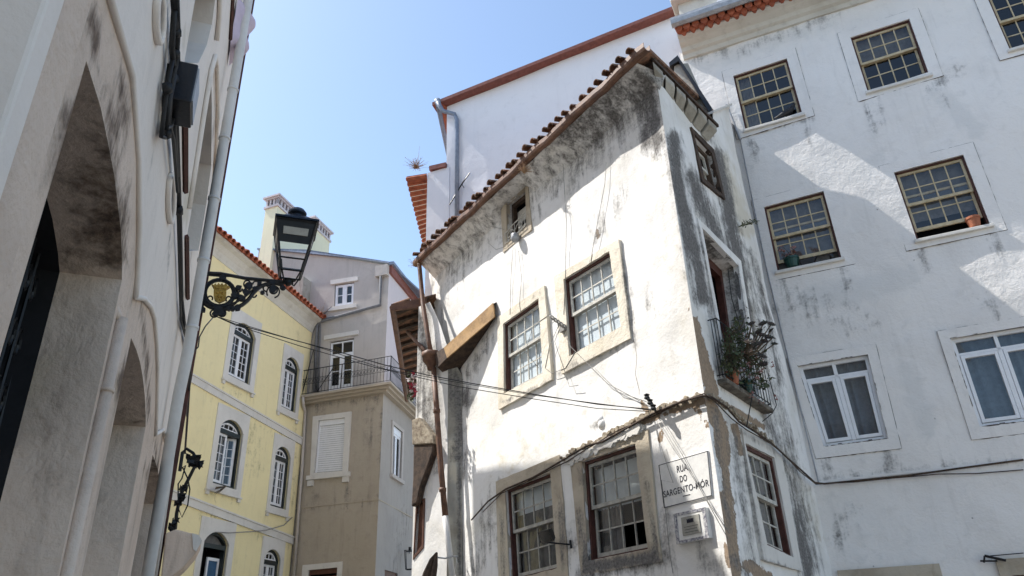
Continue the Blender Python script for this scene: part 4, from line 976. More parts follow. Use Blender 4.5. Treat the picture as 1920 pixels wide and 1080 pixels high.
trim(B, [(617, 577.7), (669.7, 570), (669.7, 577), (617, 584.5)], .08, M['whitestone'], 'window_sill', bh)
trim(B, [(609, 630.4), (672.6, 620), (672.6, 627.5), (609, 638)], .06, M['whitestone'], 'lintel', bh)
Mq = B.quad(qa); lf = MB(); r1 = leaf(lf, Mq, .03, .5, .03, .97, -.1, -.05, .09, .09, .09, 1, 2, .03); r2 = leaf(lf, Mq, .5, .97, .03, .97, -.1, -.05, .09, .09, .09, 1, 2, .03)
wn = lf.build('window', M['whitepaint'], bh, label='small white attic window'); panes(wn, Mq, [(*r1, -.08), (*r2, -.08)], M['glass']); curtain_sheet(wn, Mq, .0, .5, 0, 1, -.2, M['curtaind'])
Mq = B.quad(qb); lf = MB(); r0 = leaf(lf, Mq, .02, .98, .74, .98, -.1, -.05, .06, .05, .05, 2, 1, .04)
r1 = leaf(lf, Mq, .02, .5, .0, .74, -.1, -.05, .09, .42, .08, 1, 2, .03); r2 = leaf(lf, Mq, .5, .98, .0, .74, -.1, -.05, .09, .42, .08, 1, 2, .03)
wn = lf.build('balcony_door', M['whitepaint'], bh, label='white glazed balcony door'); panes(wn, Mq, [(*r0, -.08), (*r1, -.08), (*r2, -.08)], M['glass']); pn = MB(); pn.box(Mq, .05, .95, .02, .2, -.09, -.07); pn.build('door_panel', M['whitepaint'], wn)
oc = [B.uz(*p) for p in ((588, 781.5), (659.5, 772), (652.5, 888), (582.5, 895))]
MB().ring(B, oc, qc, -.03, .05).build('window_surround', M['whitestone'], bh)
Mq = B.quad(qc); s = MB()
for k in range(22): s.box(Mq, .04, .96, .02+k*.04, .055+k*.04, -.07, -.061)
s.box(Mq, 0, .04, 0, 1, -.08, -.03); s.box(Mq, .96, 1, 0, 1, -.08, -.03); s.box(Mq, .04, .96, .90, 1, -.08, -.02); s.build('blind', M['whitepaint'], bh)
s = MB(); a, b = oc[3], oc[2]; s.ext(B, [(a[0]-.1, a[1]-.1), (b[0]+.1, b[1]-.1), (b[0]+.1, b[1]+.04), (a[0]-.1, a[1]+.04)], -.02, .12)
for e in (a[0]-.06, b[0]-.16): s.ext(B, [(e, b[1]-.28), (e+.22, b[1]-.28), (e+.22, b[1]-.1), (e, b[1]-.1)], -.02, .09)
s.build('window_sill', M['whitestone'], bh)
od = [B.uz(*p) for p in ((569, 1060), (643, 1053))]; od = [od[0], od[1], (od[1][0], 2.), (od[0][0], 2.)]
MB().ring(B, od, qd, -.03, .05).build('window_surround', M['whitestone'], bh)
Mq = B.quad(qd); s = MB(); s.box(Mq, 0, 1, 0, .9, -.09, -.05); s.box(Mq, 0, 1, .93, 1, -.09, -.04); s.build('shutter', M['shutter'], bh)
MB().ring(BS, grow(qe, .16, .16, .12, .04), qe, -.03, .03).build('window_surround', M['greywall'], bh)
Mq = BS.quad(qe); lf = MB(); r1 = leaf(lf, Mq, .0, .5, .0, .86, -.1, -.05, .08, .08, .08, 1, 1, .03); r2 = leaf(lf, Mq, .5, 1, .0, .86, -.1, -.05, .08, .08, .08, 1, 1, .03); lf.box(Mq, 0, 1, .86, 1, -.1, -.03)
wn = lf.build('window', M['whitepaint'], bh, label='white window with a roller box in the side wall'); panes(wn, Mq, [(*r1, -.08), (*r2, -.08)], M['glassd'])
s = MB(); s.ext(BS, [(qe[3][0]-.2, qe[3][1]-.14), (qe[2][0]+.2, qe[2][1]-.14), (qe[2][0]+.2, qe[2][1]-.02), (qe[3][0]-.2, qe[3][1]-.02)], -.02, .1); s.build('window_sill', M['greywall'], bh)
# shutter box of the side wall's lowest window
s = MB(); s.ext(BS, [(.9, 4.3), (2.2, 4.3), (2.2, 2.), (.9, 2.)], -.09, -.05); s.build('shutter', M['shutter'], bh)
zg = B.uz(630, 945)[1]
s = MB(); s.box(lambda a, b, c: B.P(-.26+(U+.27)*a, zg+b, c), 0, 1, -.02, .02, -.02, .02); s.box(lambda a, b, c: BS.P(BSL*a, zg+b, c), 0, 1, -.02, .02, -.02, .02); s.build('string_course', M['beige'], bh)
# balcony slab and railing
def ring_path(off, z, a0=-.2, b1=4.4):
    # corner point lies off both faces
    c1 = B.P(a0, z, off)
    n1 = Vector((B.N[0], B.N[1], 0)); n2 = Vector((BS.N[0], BS.N[1], 0)); det = n1.x*n2.y-n1.y*n2.x; pc = B.P(U, z, 0)
    x = (off*n2.y-off*n1.y)/det; y = (n1.x*off-n2.x*off)/det
    return [c1, Vector((pc.x+x, pc.y+y, z)), BS.P(b1, z, off)]
bs = MB()
for (off, z0, z1) in ((.42, zsl+.08, zsl+.16), (.30, zsl-.0, zsl+.08), (.18, zsl-.08, zsl)):
    o_ = ring_path(off, z0); i_ = ring_path(-.05, z0); o2 = ring_path(off, z1); i2 = ring_path(-.05, z1)
    for k in (0, 1): bs.hexa([i_[k], o_[k], o_[k+1], i_[k+1], i2[k], o2[k], o2[k+1], i2[k+1]])
bl = bs.build('balcony', M['beige'], bh)
rl = MB(); zt_ = 11.12; zf = zsl+.2
for z, r in ((zt_, .017), (zf+.02, .011), (zf+.36, .008), (zf+.56, .008)):
    rl.tube(ring_path(.38, z), r, 6)
pth = ring_path(.38, 0)
for k in (0, 1):
    a, b = pth[k], pth[k+1]; n = int((b-a).length/.125)
    for q in range(n+1):
        p = a.lerp(b, q/n); rl.tube([Vector((p.x, p.y, zf)), Vector((p.x, p.y, zt_))], .018 if q in (0, n//2, n) else .0065, 5)
    dr_ = (b-a).normalized()
    for q in range(n):
        p = a.lerp(b, (q+.5)/n); c_ = Vector((p.x, p.y, zf+.46)); rl.tube([c_+dr_*(.045*cos(t))+Vector((0, 0, .07*sin(t))) for t in [i*2*pi/8 for i in range(8)]], .007, 4, closed=True)
rl.build('railing', M['iron'], bl)
# pipes on the beige house
v = MB(); v.tube([B.px(714, 505, .1), B.px(713, 572, .1), B.px(600, 602, .1), B.px(594, 612, .1), B.px(589, 735, .1)], .06, 8); v.tube([B.px(622, 575, .06), B.px(606, 590, .06), B.px(600, 605, .06), B.px(596, 735, .06)], .03, 6); v.build('downpipe', M['darkpipe'], bh, smooth=True)
v = MB(); v.box(lambda a, b, c: B.P(U-.5+.5*a, zb1-.45+b, c), 0, 1, 0, .43, -.01, .18); v.build('rainwater_head', M['greywall'], bh)
v = MB(); v.tube([B.px(568, 745, .45), B.px(569, 760, .35), B.px(572, 772, .1), B.px(566, 880, .1), B.px(551, 1079, .1)], .05, 8); q = B.px(551, 1079, .1); v.tube([q, Vector((q.x, q.y, .1))], .05, 8); v.build('downpipe', M['greywall'], bh, smooth=True)
v = MB(); v.tube([B.px(553, 800, .06), B.px(542, 960, .06), B.px(533, 1079, .06)], .03, 6); v.build('downpipe', M['greymetal'], bh, smooth=True)
ic = MB(); p0_, p1_ = B.P(-.1, 0, -.7), B.P(U-.7, 0, -.7); p2_ = BS.P(BSL, 0, -.7); p3_ = B.P(-.1, 0, -7)
ic.prism([p0_, p1_, p2_, p3_], [p+Vector((0, 0, 14.2)) for p in (p0_, p1_, p2_, p3_)]); ic.build('inner_core', M['room'], bh)
# low weathered wall stub on the roof between the two houses
v = MB(); v.ext(B, [B.uz(*p) for p in ((556, 528), (583, 528), (580, 572), (556, 560))], -.02, .5); v.build('parapet', M['moldstone'], bh)

# ================================================================== ARCADE BUILDING, left
ab = thing('arcade_building', L.P(5, 0, 0), 'tall grey white building with arched openings rising steeply at the left', 'building')
A1 = [(2.03, 3.24), (2.33, 3.30), (2.78, 3.325), (3.18, 3.31), (3.40, 3.27), (3.52, 3.23)]
A2 = [(4.2, 3.21), (4.5, 3.26), (4.8, 3.29), (5.1, 3.30), (5.43, 3.28), (5.75, 3.23), (5.90, 3.19)]
A3 = [(6.95, 3.24), (7.4, 3.28), (8.06, 3.31), (8.6, 3.27), (8.94, 3.19)]
def arch_hole(A, l, r): return [(l, 0)]+A+[(r, 0)]
AH = [arch_hole(A1, 2.0, 3.6), arch_hole(A2, 4.15, 5.95), arch_hole(A3, 6.9, 9.0)]
def lvl(pts): return [L.uz(*p) for p in pts]
UA = lvl([(396, 140), (397.5, 200), (396, 310), (386, 385), (372, 470), (345, 470), (358, 400), (372, 290), (384, 215)])
UB = lvl([(402, -60), (404, 0), (398, 47), (388, 85), (372, 118), (346, 118), (356, 60), (368, -10), (380, -60)])
OV1 = lvl([(292+7*cos(t)*1.0, 30+48*sin(t)) for t in [i*2*pi/14 for i in range(14)]])
OV2 = lvl([(316+5.5*cos(t), 372+44*sin(t)) for t in [i*2*pi/14 for i in range(14)]])
LT = 15.5
wl = [(-8, 3.335), (LEND, 3.335), (LEND, LT), (-8, LT)]
sheet('wall', L, wl, [UA, UB, OV1, OV2], M['lwhite'], ab, grid=.16, reveal=.22, amp=.004, back=.7,
      strokes=[(0, [(282, 290), (280, 330)], 7, .7), (0, [(258, 450), (255, 520)], 8, .45), (0, [(318, 420), (314, 500)], 7, .7), (0, [(312, 0), (320, 110)], 9, .5), (2, [(250, 330), (258, 520)], 10, .5), (2, [(350, 60), (362, 130)], 14, .8), (2, [(352, 330), (348, 420)], 14, .8)])
prof = [(1.05, 3.30), (1.4, 3.38), (2.09, 3.54), (2.62, 3.70), (3.17, 3.67), (3.6, 3.57), (3.9, 3.44), (3.97, 3.35), (4.32, 3.50), (4.7, 3.62), (5.01, 3.68), (5.5, 3.67), (5.86, 3.63), (6.4, 3.5), (6.75, 3.36), (7.1, 3.47), (7.52, 3.61), (8.35, 3.66), (9.16, 3.56), (9.6, 3.40), (9.8, 3.36), (LEND, 3.36), (LEND, 0), (-8, 0), (-8, 3.3)]
dens = []
for i in range(len(prof)-1): dens.append(prof[i])
sheet('arcade_front', L, prof, AH, M['lstone'], ab, grid=.11, reveal=.235, amp=.006, back=1.0, d=.022, edge=.03,
      strokes=[(0, [(160, 20), (200, 160), (222, 330), (232, 500)], 17, 1.0), (0, [(262, 560), (274, 660), (280, 790)], 10, .8), (0, [(150, 20), (190, 120)], 18, .6), (0, [(235, 470), (238, 520)], 8, .7), (0, [(262, 590), (272, 690), (280, 780)], 7, .7), (0, [(240, 545), (256, 580)], 8, .8), (0, [(288, 820), (297, 900)], 6, .7),
               (0, [(104, 800), (100, 820)], 9, .9), (0, [(180, 610), (176, 625)], 7, .6), (0, [(20, 980), (0, 1000)], 30, .6), (0, [(20, 850), (60, 700)], 9, .5), (0, [(105, 655), (112, 640)], 12, .5), (0, [(190, 900), (196, 905)], 9, .7),
               (0, [(205, 30), (226, 130), (238, 260), (243, 420)], 7, .75), (2, [(60, 700), (80, 1000)], 60, .7), (0, [(60, 640), (30, 900), (20, 1060)], 14, .5), (0, [(150, 600), (140, 700)], 22, .35), (2, [(215, 250), (232, 500)], 14, .6), (2, [(225, 700), (200, 1000)], 30, .5), (0, [(40, 900), (90, 960)], 30, .3), (2, [(120, 20), (60, 200), (10, 350)], 18, .9), (0, [(120, 10), (70, 150)], 6, .6), (0, [(150, 230), (150, 350), (160, 470)], 85, 1.15), (0, [(235, 700), (240, 780)], 34, 1.1), (0, [(282, 880), (284, 930)], 18, 1.1), (0, [(60, 560), (0, 900)], 40, .35), (0, [(255, 780), (265, 740)], 10, .8), (0, [(225, 530), (110, 515)], 5, .8), (0, [(265, 803), (210, 800)], 5, .8)])
# raised outline of each arch
for pr_ in (prof[1:8], prof[7:15], prof[14:21]):
    mb = MB(); mb.tube([L.P(u, z, .03) for u, z in pr_], .016, 6); mb.build('archivolt', M['lwhite'], ab, smooth=True)
# screens of ironwork and panels inside the arches
for A, l, r in ((A1, 2.0, 3.6), (A2, 4.15, 5.95), (A3, 6.9, 9.0)):
    s = MB(); s.ext(L, [(l, 0), (r, 0), (r, 2.42), (l, 2.42)], -.36, -.30); dn = s.build('door', M['lstone'], ab, label='dark panelled door inside an arch')
    s = MB()
    for e in (l+.02, r-.06, (l+r)/2): s.ext(L, [(e, 2.4), (e+.04, 2.4), (e+.04, 3.2), (e, 3.2)], -.34, -.28)
    s.build('grille_frame', M['maroon'], dn)
    s = MB()
    for k in range(14):
        u = l+.06+(r-l-.12)*k/13; s.tube([L.P(u, 2.42, -.31), L.P(u, 3.28, -.31)], .008, 5)
        for zz in (2.6, 2.85, 3.1):
            s.tube([L.P(u+.05+.05*cos(t)*(1-t/9), zz+.09*sin(t)*(1-t/9), -.31) for t in [i*.5 for i in range(14)]], .007, 4)
    s.build('grille', M['iron'], dn)
# white downpipes on the piers
for (ua, top, bot, r) in ((3.62, (237, 560), (125, 1079), .027), ):
    mb = MB(); mb.tube([L.P(ua, 3.08, .04), L.P(ua, 0.05, .04)], r, 14)
    for z in (2.72, 1.6): mb.tube([L.P(ua, z, .04), L.P(ua, z+.02, .04)], r*1.2, 14)
    mb.tube([L.P(ua-.0, 3.06, .04), L.P(ua-.03, 3.12, .0)], .02, 8)
    mb.build('pier_downpipe', M['lstone'], ab, smooth=True)
mb = MB(); mb.ext(L, [(-8, 3.3), (1.36, 3.3), (1.36, 9), (-8, 9)], -.02, .03); mb.build('pier_face', M['lstone'], ab)
mb = MB(); mb.ext(L, [(1.36, 0), (1.46, 0), (1.46, 6), (1.36, 6)], -.02, .10); mb.build('pilaster', M['lwhite'], ab, bevel=.01)
mb = MB(); mb.ext(L, [(1.46, 0), (1.70, 0), (1.70, 3.6), (1.46, 3.6)], -.02, .085); mb.build('pilaster', M['lstone'], ab, bevel=.01)
# mouldings of the upper arches
def band(W, pts, r, mat, name, par, d=.02):
    mb = MB(); mb.tube([W.P(*W.uz(*p), d) for p in pts], r, 6); return mb.build(name, mat, par, smooth=True)
band(L, [(398, 330), (403, 270), (405, 200), (403, 120), (400, 103), (392, 130), (380, 200), (366, 290), (350, 390)], .022, M['lwhite'], 'arch_moulding', ab)
band(L, [(399, 320), (401, 260), (402.5, 200), (401, 130)], .012, M['lstone'], 'arch_moulding', ab)
band(L, [(402, 75), (407, 30), (409, -40)], .022, M['lwhite'], 'arch_moulding', ab)
for ov in (OV1, OV2):
    mb = MB(); mb.tube([L.P(u, z, .015) for u, z in ov], .02, 6, closed=True); mb.build('oval_moulding', M['lwhite'], ab, smooth=True)
# maroon strips (flat bars fixed to the wall)
for (p, q) in (((347, 205), (348, 360)), ((350, 443), (352, 560)), ((437, -10), (432, 74)), ):
    a = L.uz(*p); b = L.uz(*q); um = (a[0]+b[0])/2; 
    mb = MB(); mb.tube([L.px(*p, .02), L.px(*q, .02)], .022, 4); mb.build('maroon_bar', M['maroon'], ab)
# big white downpipe near the far end
up_ = 7.42
mb = MB(); mb.tube([L.P(up_, LT-.3, .13), L.P(up_, 4.35, .13), L.P(up_+.25, 4.0, .1), L.P(up_+.3, 0.05, .1)], .055, 16)
for z in (4.6, 5.35, 6.1, 6.9, 7.6): mb.tube([L.P(up_, z, .13), L.P(up_, z+.03, .13)], .064, 16)
mb.build('downpipe', M['pipewhite'], ab, smooth=True)
mb = MB(); mb.tube([L.px(332, 790, .06), L.px(318, 900, .06), L.px(292, 1079, .06)], .02, 8); mb.tube([L.px(322, 840, .04), L.px(300, 980, .04), L.px(285, 1079, .04)], .012, 6); mb.build('conduit', M['pipewhite'], ab, smooth=True)
# far end of the building: maroon edge and mass
mb = MB(); mb.box(lambda a, b, c: L.P(LEND+a, b, c), -.03, .05, 0, LT, -.3, .05); mb.build('edge_strip', M['maroon'], ab)
ic = MB(); a, b = L.P(-8, 0, -1.05), L.P(LEND-.02, 0, -1.05); c, d = L.P(LEND-.02, 0, -5.), L.P(-8, 0, -5.)
ic.prism([a, b, c, d], [p+Vector((0, 0, LT-.1)) for p in (a, b, c, d)]); ic.build('inner_core', M['room'], ab)
mb = MB(); mb.hexa([L.P(LEND-.02, 0, -.01), L.P(LEND, 0, -.01), L.P(LEND, 0, -5), L.P(LEND-.02, 0, -5)]+[L.P(LEND-.02, LT, -.01), L.P(LEND, LT, -.01), L.P(LEND, LT, -5), L.P(LEND-.02, LT, -5)]); mb.build('end_wall', M['lwhite'], ab)
mb = MB(); mb.box(lambda a, b, c: L.P(-8+(LEND+8.3)*a, LT+b, c), 0, 1, 0, .15, -5.2, .3); mb.build('roof', M['redtile'], ab)
# added higher block, out of the picture, put there to shade the lower street
TWZ = 16.35
tw = [Vector((-6.55, 12.5, 0)), Vector((-8.95, 17.1, 0)), Vector((-14, 15, 0)), Vector((-11.5, 10, 0))]
mb = MB(); mb.prism(tw, [p+Vector((0, 0, TWZ)) for p in tw]); mb.build('unseen_shade_block', M['lwhite'], ab)
# stone balcony bracket at the far end
sb = thing('stone_bracket', L.P(LEND-.6, 2.2, .1), 'chipped grey stone balcony bracket jutting out low at the far end of the arcade', 'bracket')
BR = Wall(L.P(10.55, 0, 0), _a+90)
def bp(*pts): return [BR.uz(*p) for p in pts]
mb = MB(); a = bp((330, 992), (372, 1003), (378, 1014), (368, 1036), (345, 1062), (318, 1085), (300, 1100), (310, 1000)); mb.prism([BR.P(u, z, 0) for u, z in a], [BR.P(u, z, -.7) for u, z in a]); mb.build('stone_block', M['lstone'], sb, bevel=.02)
mb = MB(); a = bp((360, 1000), (373, 1003), (378.5, 1014), (368, 1034), (362, 1030)); mb.prism([BR.P(u, z, .012) for u, z in a], [BR.P(u, z, -.1) for u, z in a]); mb.build('chipped_edge', M['whitestone'], sb)

# ================================================================== STREET LAMP
def q7(x, y): return (360+x/4.32, 370+y/4.32)
lamp = thing('street_lamp', BR.P(.0, 5.9, 0), 'black wrought iron bracket lamp with a tapered lantern and a gold crest', 'street lamp')
def c7(pts, r, mb, n=6, dz=0., sm=True):
    P_ = [BR.uz(*q7(*p)) for p in pts]
    if sm:  # smooth the polyline
        for _ in range(2):
            o = [P_[0]]
            for i in range(len(P_)-1):
                a, b = P_[i], P_[i+1]; o += [(a[0]*.75+b[0]*.25, a[1]*.75+b[1]*.25), (a[0]*.25+b[0]*.75, a[1]*.25+b[1]*.75)]
            P_ = o+[P_[-1]]
    mb.tube([BR.P(u, z, dz) for u, z in P_], r, n)
def circ7(cx, cy, rx, ry, r, mb, a0=0, a1=360, dz=0., sp=0.):
    k = 22; c7([(cx+rx*(1-sp*i/k)*cos(radians(a0+(a1-a0)*i/k)), cy+ry*(1-sp*i/k)*sin(radians(a0+(a1-a0)*i/k))) for i in range(k+1)], r, mb, dz=dz, sm=False)
def blob7(mb, x, y, r):
    u, z = BR.uz(*q7(x, y)); k = 9
    pts = [(u+r*cos(2*pi*i/k)*random.uniform(.7, 1.2), z+r*sin(2*pi*i/k)*random.uniform(.7, 1.2)) for i in range(k)]
    mb.prism([BR.P(a, b, -.025) for a, b in pts], [BR.P(a, b, .03) for a, b in pts])
k_ = MB()
c7([(95, 612), (230, 618), (430, 655), (650, 676), (820, 692)], .026, k_, sm=False)
c7([(95, 628), (240, 640), (330, 640)], .012, k_, sm=False)
c7([(110, 600), (96, 760), (72, 930)], .02, k_, sm=False)
circ7(222, 775, 125, 112, .022, k_); circ7(222, 775, 108, 96, .013, k_)
circ7(228, 800, 150, 100, .02, k_, -60, 175)
c7([(80, 820), (120, 880), (200, 905), (300, 905), (380, 890), (450, 840), (500, 770), (560, 715), (660, 690), (740, 712)], .03, k_)
c7([(250, 880), (340, 860), (420, 815), (480, 760), (540, 715)], .016, k_)
for (cx, cy, r, a0, a1, sp) in ((660, 768, 56, 150, 440, .2), (660, 750, 32, 0, 360, .1), (465, 722, 42, 0, 330, .3), (520, 705, 28, 180, 470, .3), (400, 815, 30, 0, 300, .4), (345, 800, 24, 30, 300, .4), (150, 820, 26, 90, 400, .4), (300, 825, 26, 140, 440, .4), (435, 760, 24, 0, 300, .3), (600, 735, 26, 90, 400, .4), (570, 770, 16, 0, 320, .4), (735, 730, 22, 0, 320, .3), (178, 940, 33, 0, 350, .2), (243, 938, 33, 180, 530, .2), (450, 700, 34, 100, 400, .4), (380, 740, 28, 0, 300, .4), (500, 790, 22, 0, 300, .4), (620, 700, 18, 0, 300, .4)):
    circ7(cx, cy, r, r, .012, k_, a0, a1, sp=sp)
for (x, y, r) in ((465, 725, .055), (400, 815, .055), (345, 798, .05), (655, 745, .06), (570, 775, .03), (190, 940, .05), (235, 940, .05), (90, 915, .04), (370, 895, .05), (330, 905, .035), (250, 655, .05), (380, 735, .045), (510, 745, .04), (650, 690, .05), (735, 735, .035), (210, 905, .05), (440, 775, .045), (545, 700, .04), (300, 900, .04)): blob7(k_, x, y, r)
brk = k_.build('bracket', M['iron'], lamp)
# crest
cr = MB(); a = [BR.uz(*q7(*p)) for p in ((176, 748), (278, 752), (277, 800), (268, 842), (222, 864), (184, 842), (174, 800))]
cr.prism([BR.P(u, z, .0) for u, z in a], [BR.P(u, z, .05) for u, z in a])
a = [BR.uz(*q7(*p)) for p in ((176, 748), (158, 712), (176, 724), (188, 708), (200, 724), (214, 706), (228, 722), (243, 706), (256, 724), (272, 708), (284, 726), (308, 738), (278, 756))]
cr.prism([BR.P(u, z, .0) for u, z in a], [BR.P(u, z, .06) for u, z in a])
for (x, y, r) in ((205, 785, .025), (228, 775, .03), (250, 788, .025), (218, 812, .03), (240, 818, .025), (228, 840, .02)):
    u, z = BR.uz(*q7(x, y)); cr.lathe(BR.P(u, z, .045), [(r, 0), (r*.8, .014), (r*.2, .022)], 8, ax=Vector((BR.N[0], BR.N[1], 0)))
cr.build('crest', M['gold'], lamp, bevel=.006)
# lantern
lc = BR.P(*BR.uz(*q7(812, 500)), 0.); zb_ = BR.uz(*q7(785, 622))[1]; zt_ = BR.uz(*q7(822, 250))[1]
LROT = radians(20)
def LP(x, y, z): return Vector((lc.x+x*cos(LROT)-y*sin(LROT), lc.y+x*sin(LROT)+y*cos(LROT), z))
H_ = zt_-zb_; hw = lambda z: .15+(.295-.15)*(z-zb_)/H_
ft = MB()
cs = ((-1, -1), (1, -1), (1, 1), (-1, 1))
for (x, y) in cs:
    ft.tube([LP(x*hw(zb_), y*hw(zb_), zb_), LP(x*hw(zt_), y*hw(zt_), zt_)], .019, 4)
for z, r in ((zb_, .018), (zb_+H_*.23, .016), (zt_-.02, .022)):
    for i in range(4):
        a, b = cs[i], cs[(i+1) % 4]; ft.tube([LP(a[0]*hw(z), a[1]*hw(z), z), LP(b[0]*hw(z), b[1]*hw(z), z)], r, 4)
lt = ft.build('lantern_frame', M['iron'], lamp)
hs = MB(); z0 = zt_-H_*.47
for (i, j) in ((0, 1), (1, 2), (3, 0)):
    (ax, ay), (bx_, by) = cs[i], cs[j]; w0, w1 = hw(z0), hw(zt_); k = .965
    hs.hexa([LP(ax*w0, ay*w0, z0), LP(bx_*w0, by*w0, z0), LP(bx_*w1, by*w1, zt_), LP(ax*w1, ay*w1, zt_), LP(ax*w0*k, ay*w0*k, z0), LP(bx_*w0*k, by*w0*k, z0), LP(bx_*w1*k, by*w1*k, zt_), LP(ax*w1*k, ay*w1*k, zt_)])
zc_ = zt_-H_*.1; hs.prism([LP(x*hw(zc_)*.96, y*hw(zc_)*.96, zc_) for x, y in cs], [LP(x*hw(zt_)*.96, y*hw(zt_)*.96, zt_) for x, y in cs]); hs.build('lamp_housing', M['iron'], lt)
rp_ = MB()
def sq(z, w): return [LP(x*w, y*w, z) for x, y in cs]
rp_.prism(sq(zt_, .325), sq(zt_+.03, .325)); rp_.prism(sq(zt_+.03, .28), sq(zt_+.165, .14)); 
rp_.lathe(LP(0, 0, zt_+.15), [(.13, 0), (.12, .04), (.09, .06), (.09, .08), (.14, .10), (.145, .13), (.11, .18), (.05, .205), (.01, .21)], 18); rp_.build('lamp_roof', M['lampblue'], lt)
df = MB()
for sx, sy in ((0, -1), (1, 0), (-1, 0)):
    z1, z2 = z0+.12, zt_-.14; pts = []
    for (s, z) in ((-.6, z1), (.6, z1), (.62, z2), (-.62, z2)):
        w = hw(z)*1.0+.004; pts.append(LP(sx*w+(s*.30 if sx == 0 else 0), sy*w+(s*.30 if sy == 0 else 0), z))
    nrm_ = LP(sx, sy, 0)-LP(0, 0, 0); df.prism(pts, [p+nrm_*.008 for p in pts])
df.build('diffuser', M['frost'], lt, bevel=.003)
gl_ = MB()
for i in range(4):
    a, b = cs[i], cs[(i+1) % 4]; gl_.add([LP(a[0]*hw(zb_)*.97, a[1]*hw(zb_)*.97, zb_), LP(b[0]*hw(zb_)*.97, b[1]*hw(zb_)*.97, zb_), LP(b[0]*hw(z0)*.97, b[1]*hw(z0)*.97, z0), LP(a[0]*hw(z0)*.97, a[1]*hw(z0)*.97, z0)], [(0, 1, 2, 3)])
M['clear'] = glassmat('lantern_glass', (.95, .96, .96), .03); gl_.build('pane', M['clear'], lt)
cg = MB()
hub = BR.P(*BR.uz(*q7(780, 690)), 0.)
for (x, y) in cs: 
    e = LP(x*hw(zb_)*.9, y*hw(zb_)*.9, zb_+.0); m_ = (hub+e)/2+Vector((0, 0, -.05))+(e-lc).normalized()*.03; cg.tube([hub, m_, e, LP(x*hw(zb_+.12)*.95, y*hw(zb_+.12)*.95, zb_+.16)], .013, 5)
cg.lathe(hub-Vector((0, 0, .05)), [(.03, 0), (.06, .03), (.06, .07), (.09, .09), (.03, .12)], 10); cg.build('cradle', M['iron'], lamp)

# ================================================================== BOXES AND CABLES on the arcade
jb = thing('junction_box', L.P(3.6, 4.4, .08), 'black metal box fixed to the arcade wall among thick drooping cables', 'electrical box')
ba = MB(); ba.box(lambda a, b, c: L.P(3.58+.24*a, 4.36+.27*b, c), 0, 1, 0, 1, .02, .15); ba.build('box_body', M['blackplastic'], jb, bevel=.008)
ba = MB(); ba.box(lambda a, b, c: L.P(3.59+.22*a, 4.38+.23*b, c), 0, 1, 0, 1, .15, .158); ba.build('box_cover', M['greymetal'], jb)
cbn = MB()
mains = [[(322, -20), (326, 50), (331, 110), (324, 170), (322, 240), (330, 300), (334, 400), (336, 500), (340, 600), (352, 650), (358, 690), (350, 780)],
 [(327, -20), (329, 60), (334, 130), (330, 200), (334, 300), (338, 430), (341, 560), (350, 640), (357, 680), (353, 760), (347, 850)],
 [(332, -20), (334, 60), (330, 120), (322, 150), (317, 230), (326, 260), (333, 360)],
 [(320, 120), (312, 170), (309, 215), (304, 250), (312, 255), (322, 225), (328, 190)],
 [(324, 110), (314, 160), (306, 220), (302, 256), (310, 258), (318, 232), (326, 180)],
 [(328, 140), (316, 190), (311, 240), (318, 236), (330, 200)], [(336, 480), (338, 560), (345, 610), (354, 660), (356, 720)], [(326, 20), (322, 90), (330, 160), (327, 240), (333, 330)]]
for i, c in enumerate(mains):
    cbn.tube([L.px(x+random.uniform(-1, 1), y, .03+.012*(i % 3)) for x, y in c], .012+.004*(i % 2), 6)
for (x, y) in ((328, 100), (326, 150), (314, 165), (312, 250), (336, 395), (330, 60)): cbn.tube([L.px(x, y-5, .045), L.px(x, y+5, .045)], .028, 6)
cb_ = cbn.build('cable_bundle', M['cable'], smooth=True); tag(cb_, 'thick bundle of black cables drooping down the arcade wall past the black box', 'cables')
# iron cable bracket with clamps below the lamp
def spray(pts, W, d, r): return [W.P(*W.uz(*p), d) for p in pts]
kb = MB()
kb.tube(spray([(337, 880), (342, 845), (350, 838), (362, 846), (368, 856)], BR, -.1, .02), .022, 6)
kb.tube(spray([(365, 872), (352, 898), (343, 915), (336, 935), (331, 960), (328, 990)], BR, -.1, .02), .024, 6)
kb.tube(spray([(340, 876), (348, 870), (341, 895), (334, 905), (334, 950), (341, 968), (352, 945), (356, 915), (352, 895), (342, 873)], BR, -.08, .02), .009, 5)
kb.tube(spray([(320, 990), (324, 1003), (328, 1010), (330, 1020), (327, 1018)], BR, -.1, .02), .018, 6); kb.tube(spray([(326, 980), (321, 1000), (316, 985)], BR, -.1, .02), .014, 6)
for (x, y, r) in ((363, 858, .085), (372, 868, .07), (358, 866, .05), (370, 855, .05), (344, 912, .06), (340, 928, .06), (334, 940, .05), (330, 975, .05), (322, 985, .05), (352, 852, .04)):
    u, z = BR.uz(x, y)
    for q in range(4):
        kb.hexa([BR.P(u+random.uniform(-1, 1)*r, z+random.uniform(-1, 1)*r, -.1+random.uniform(-.06, .06)) for _ in range(8)])
o = kb.build('cable_bracket', M['iron']); tag(o, 'black iron arm with clustered clamps and a looping cable, above the stone bracket', 'cable bracket')
mb = MB(); mb.lathe(L.P(9.6, 9.55, .35), [(.02, 0), (.16, .04), (.24, .14), (.25, .35), (.2, .5), (.24, .62), (.22, .85), (.1, .98), (.02, 1.)], 16)
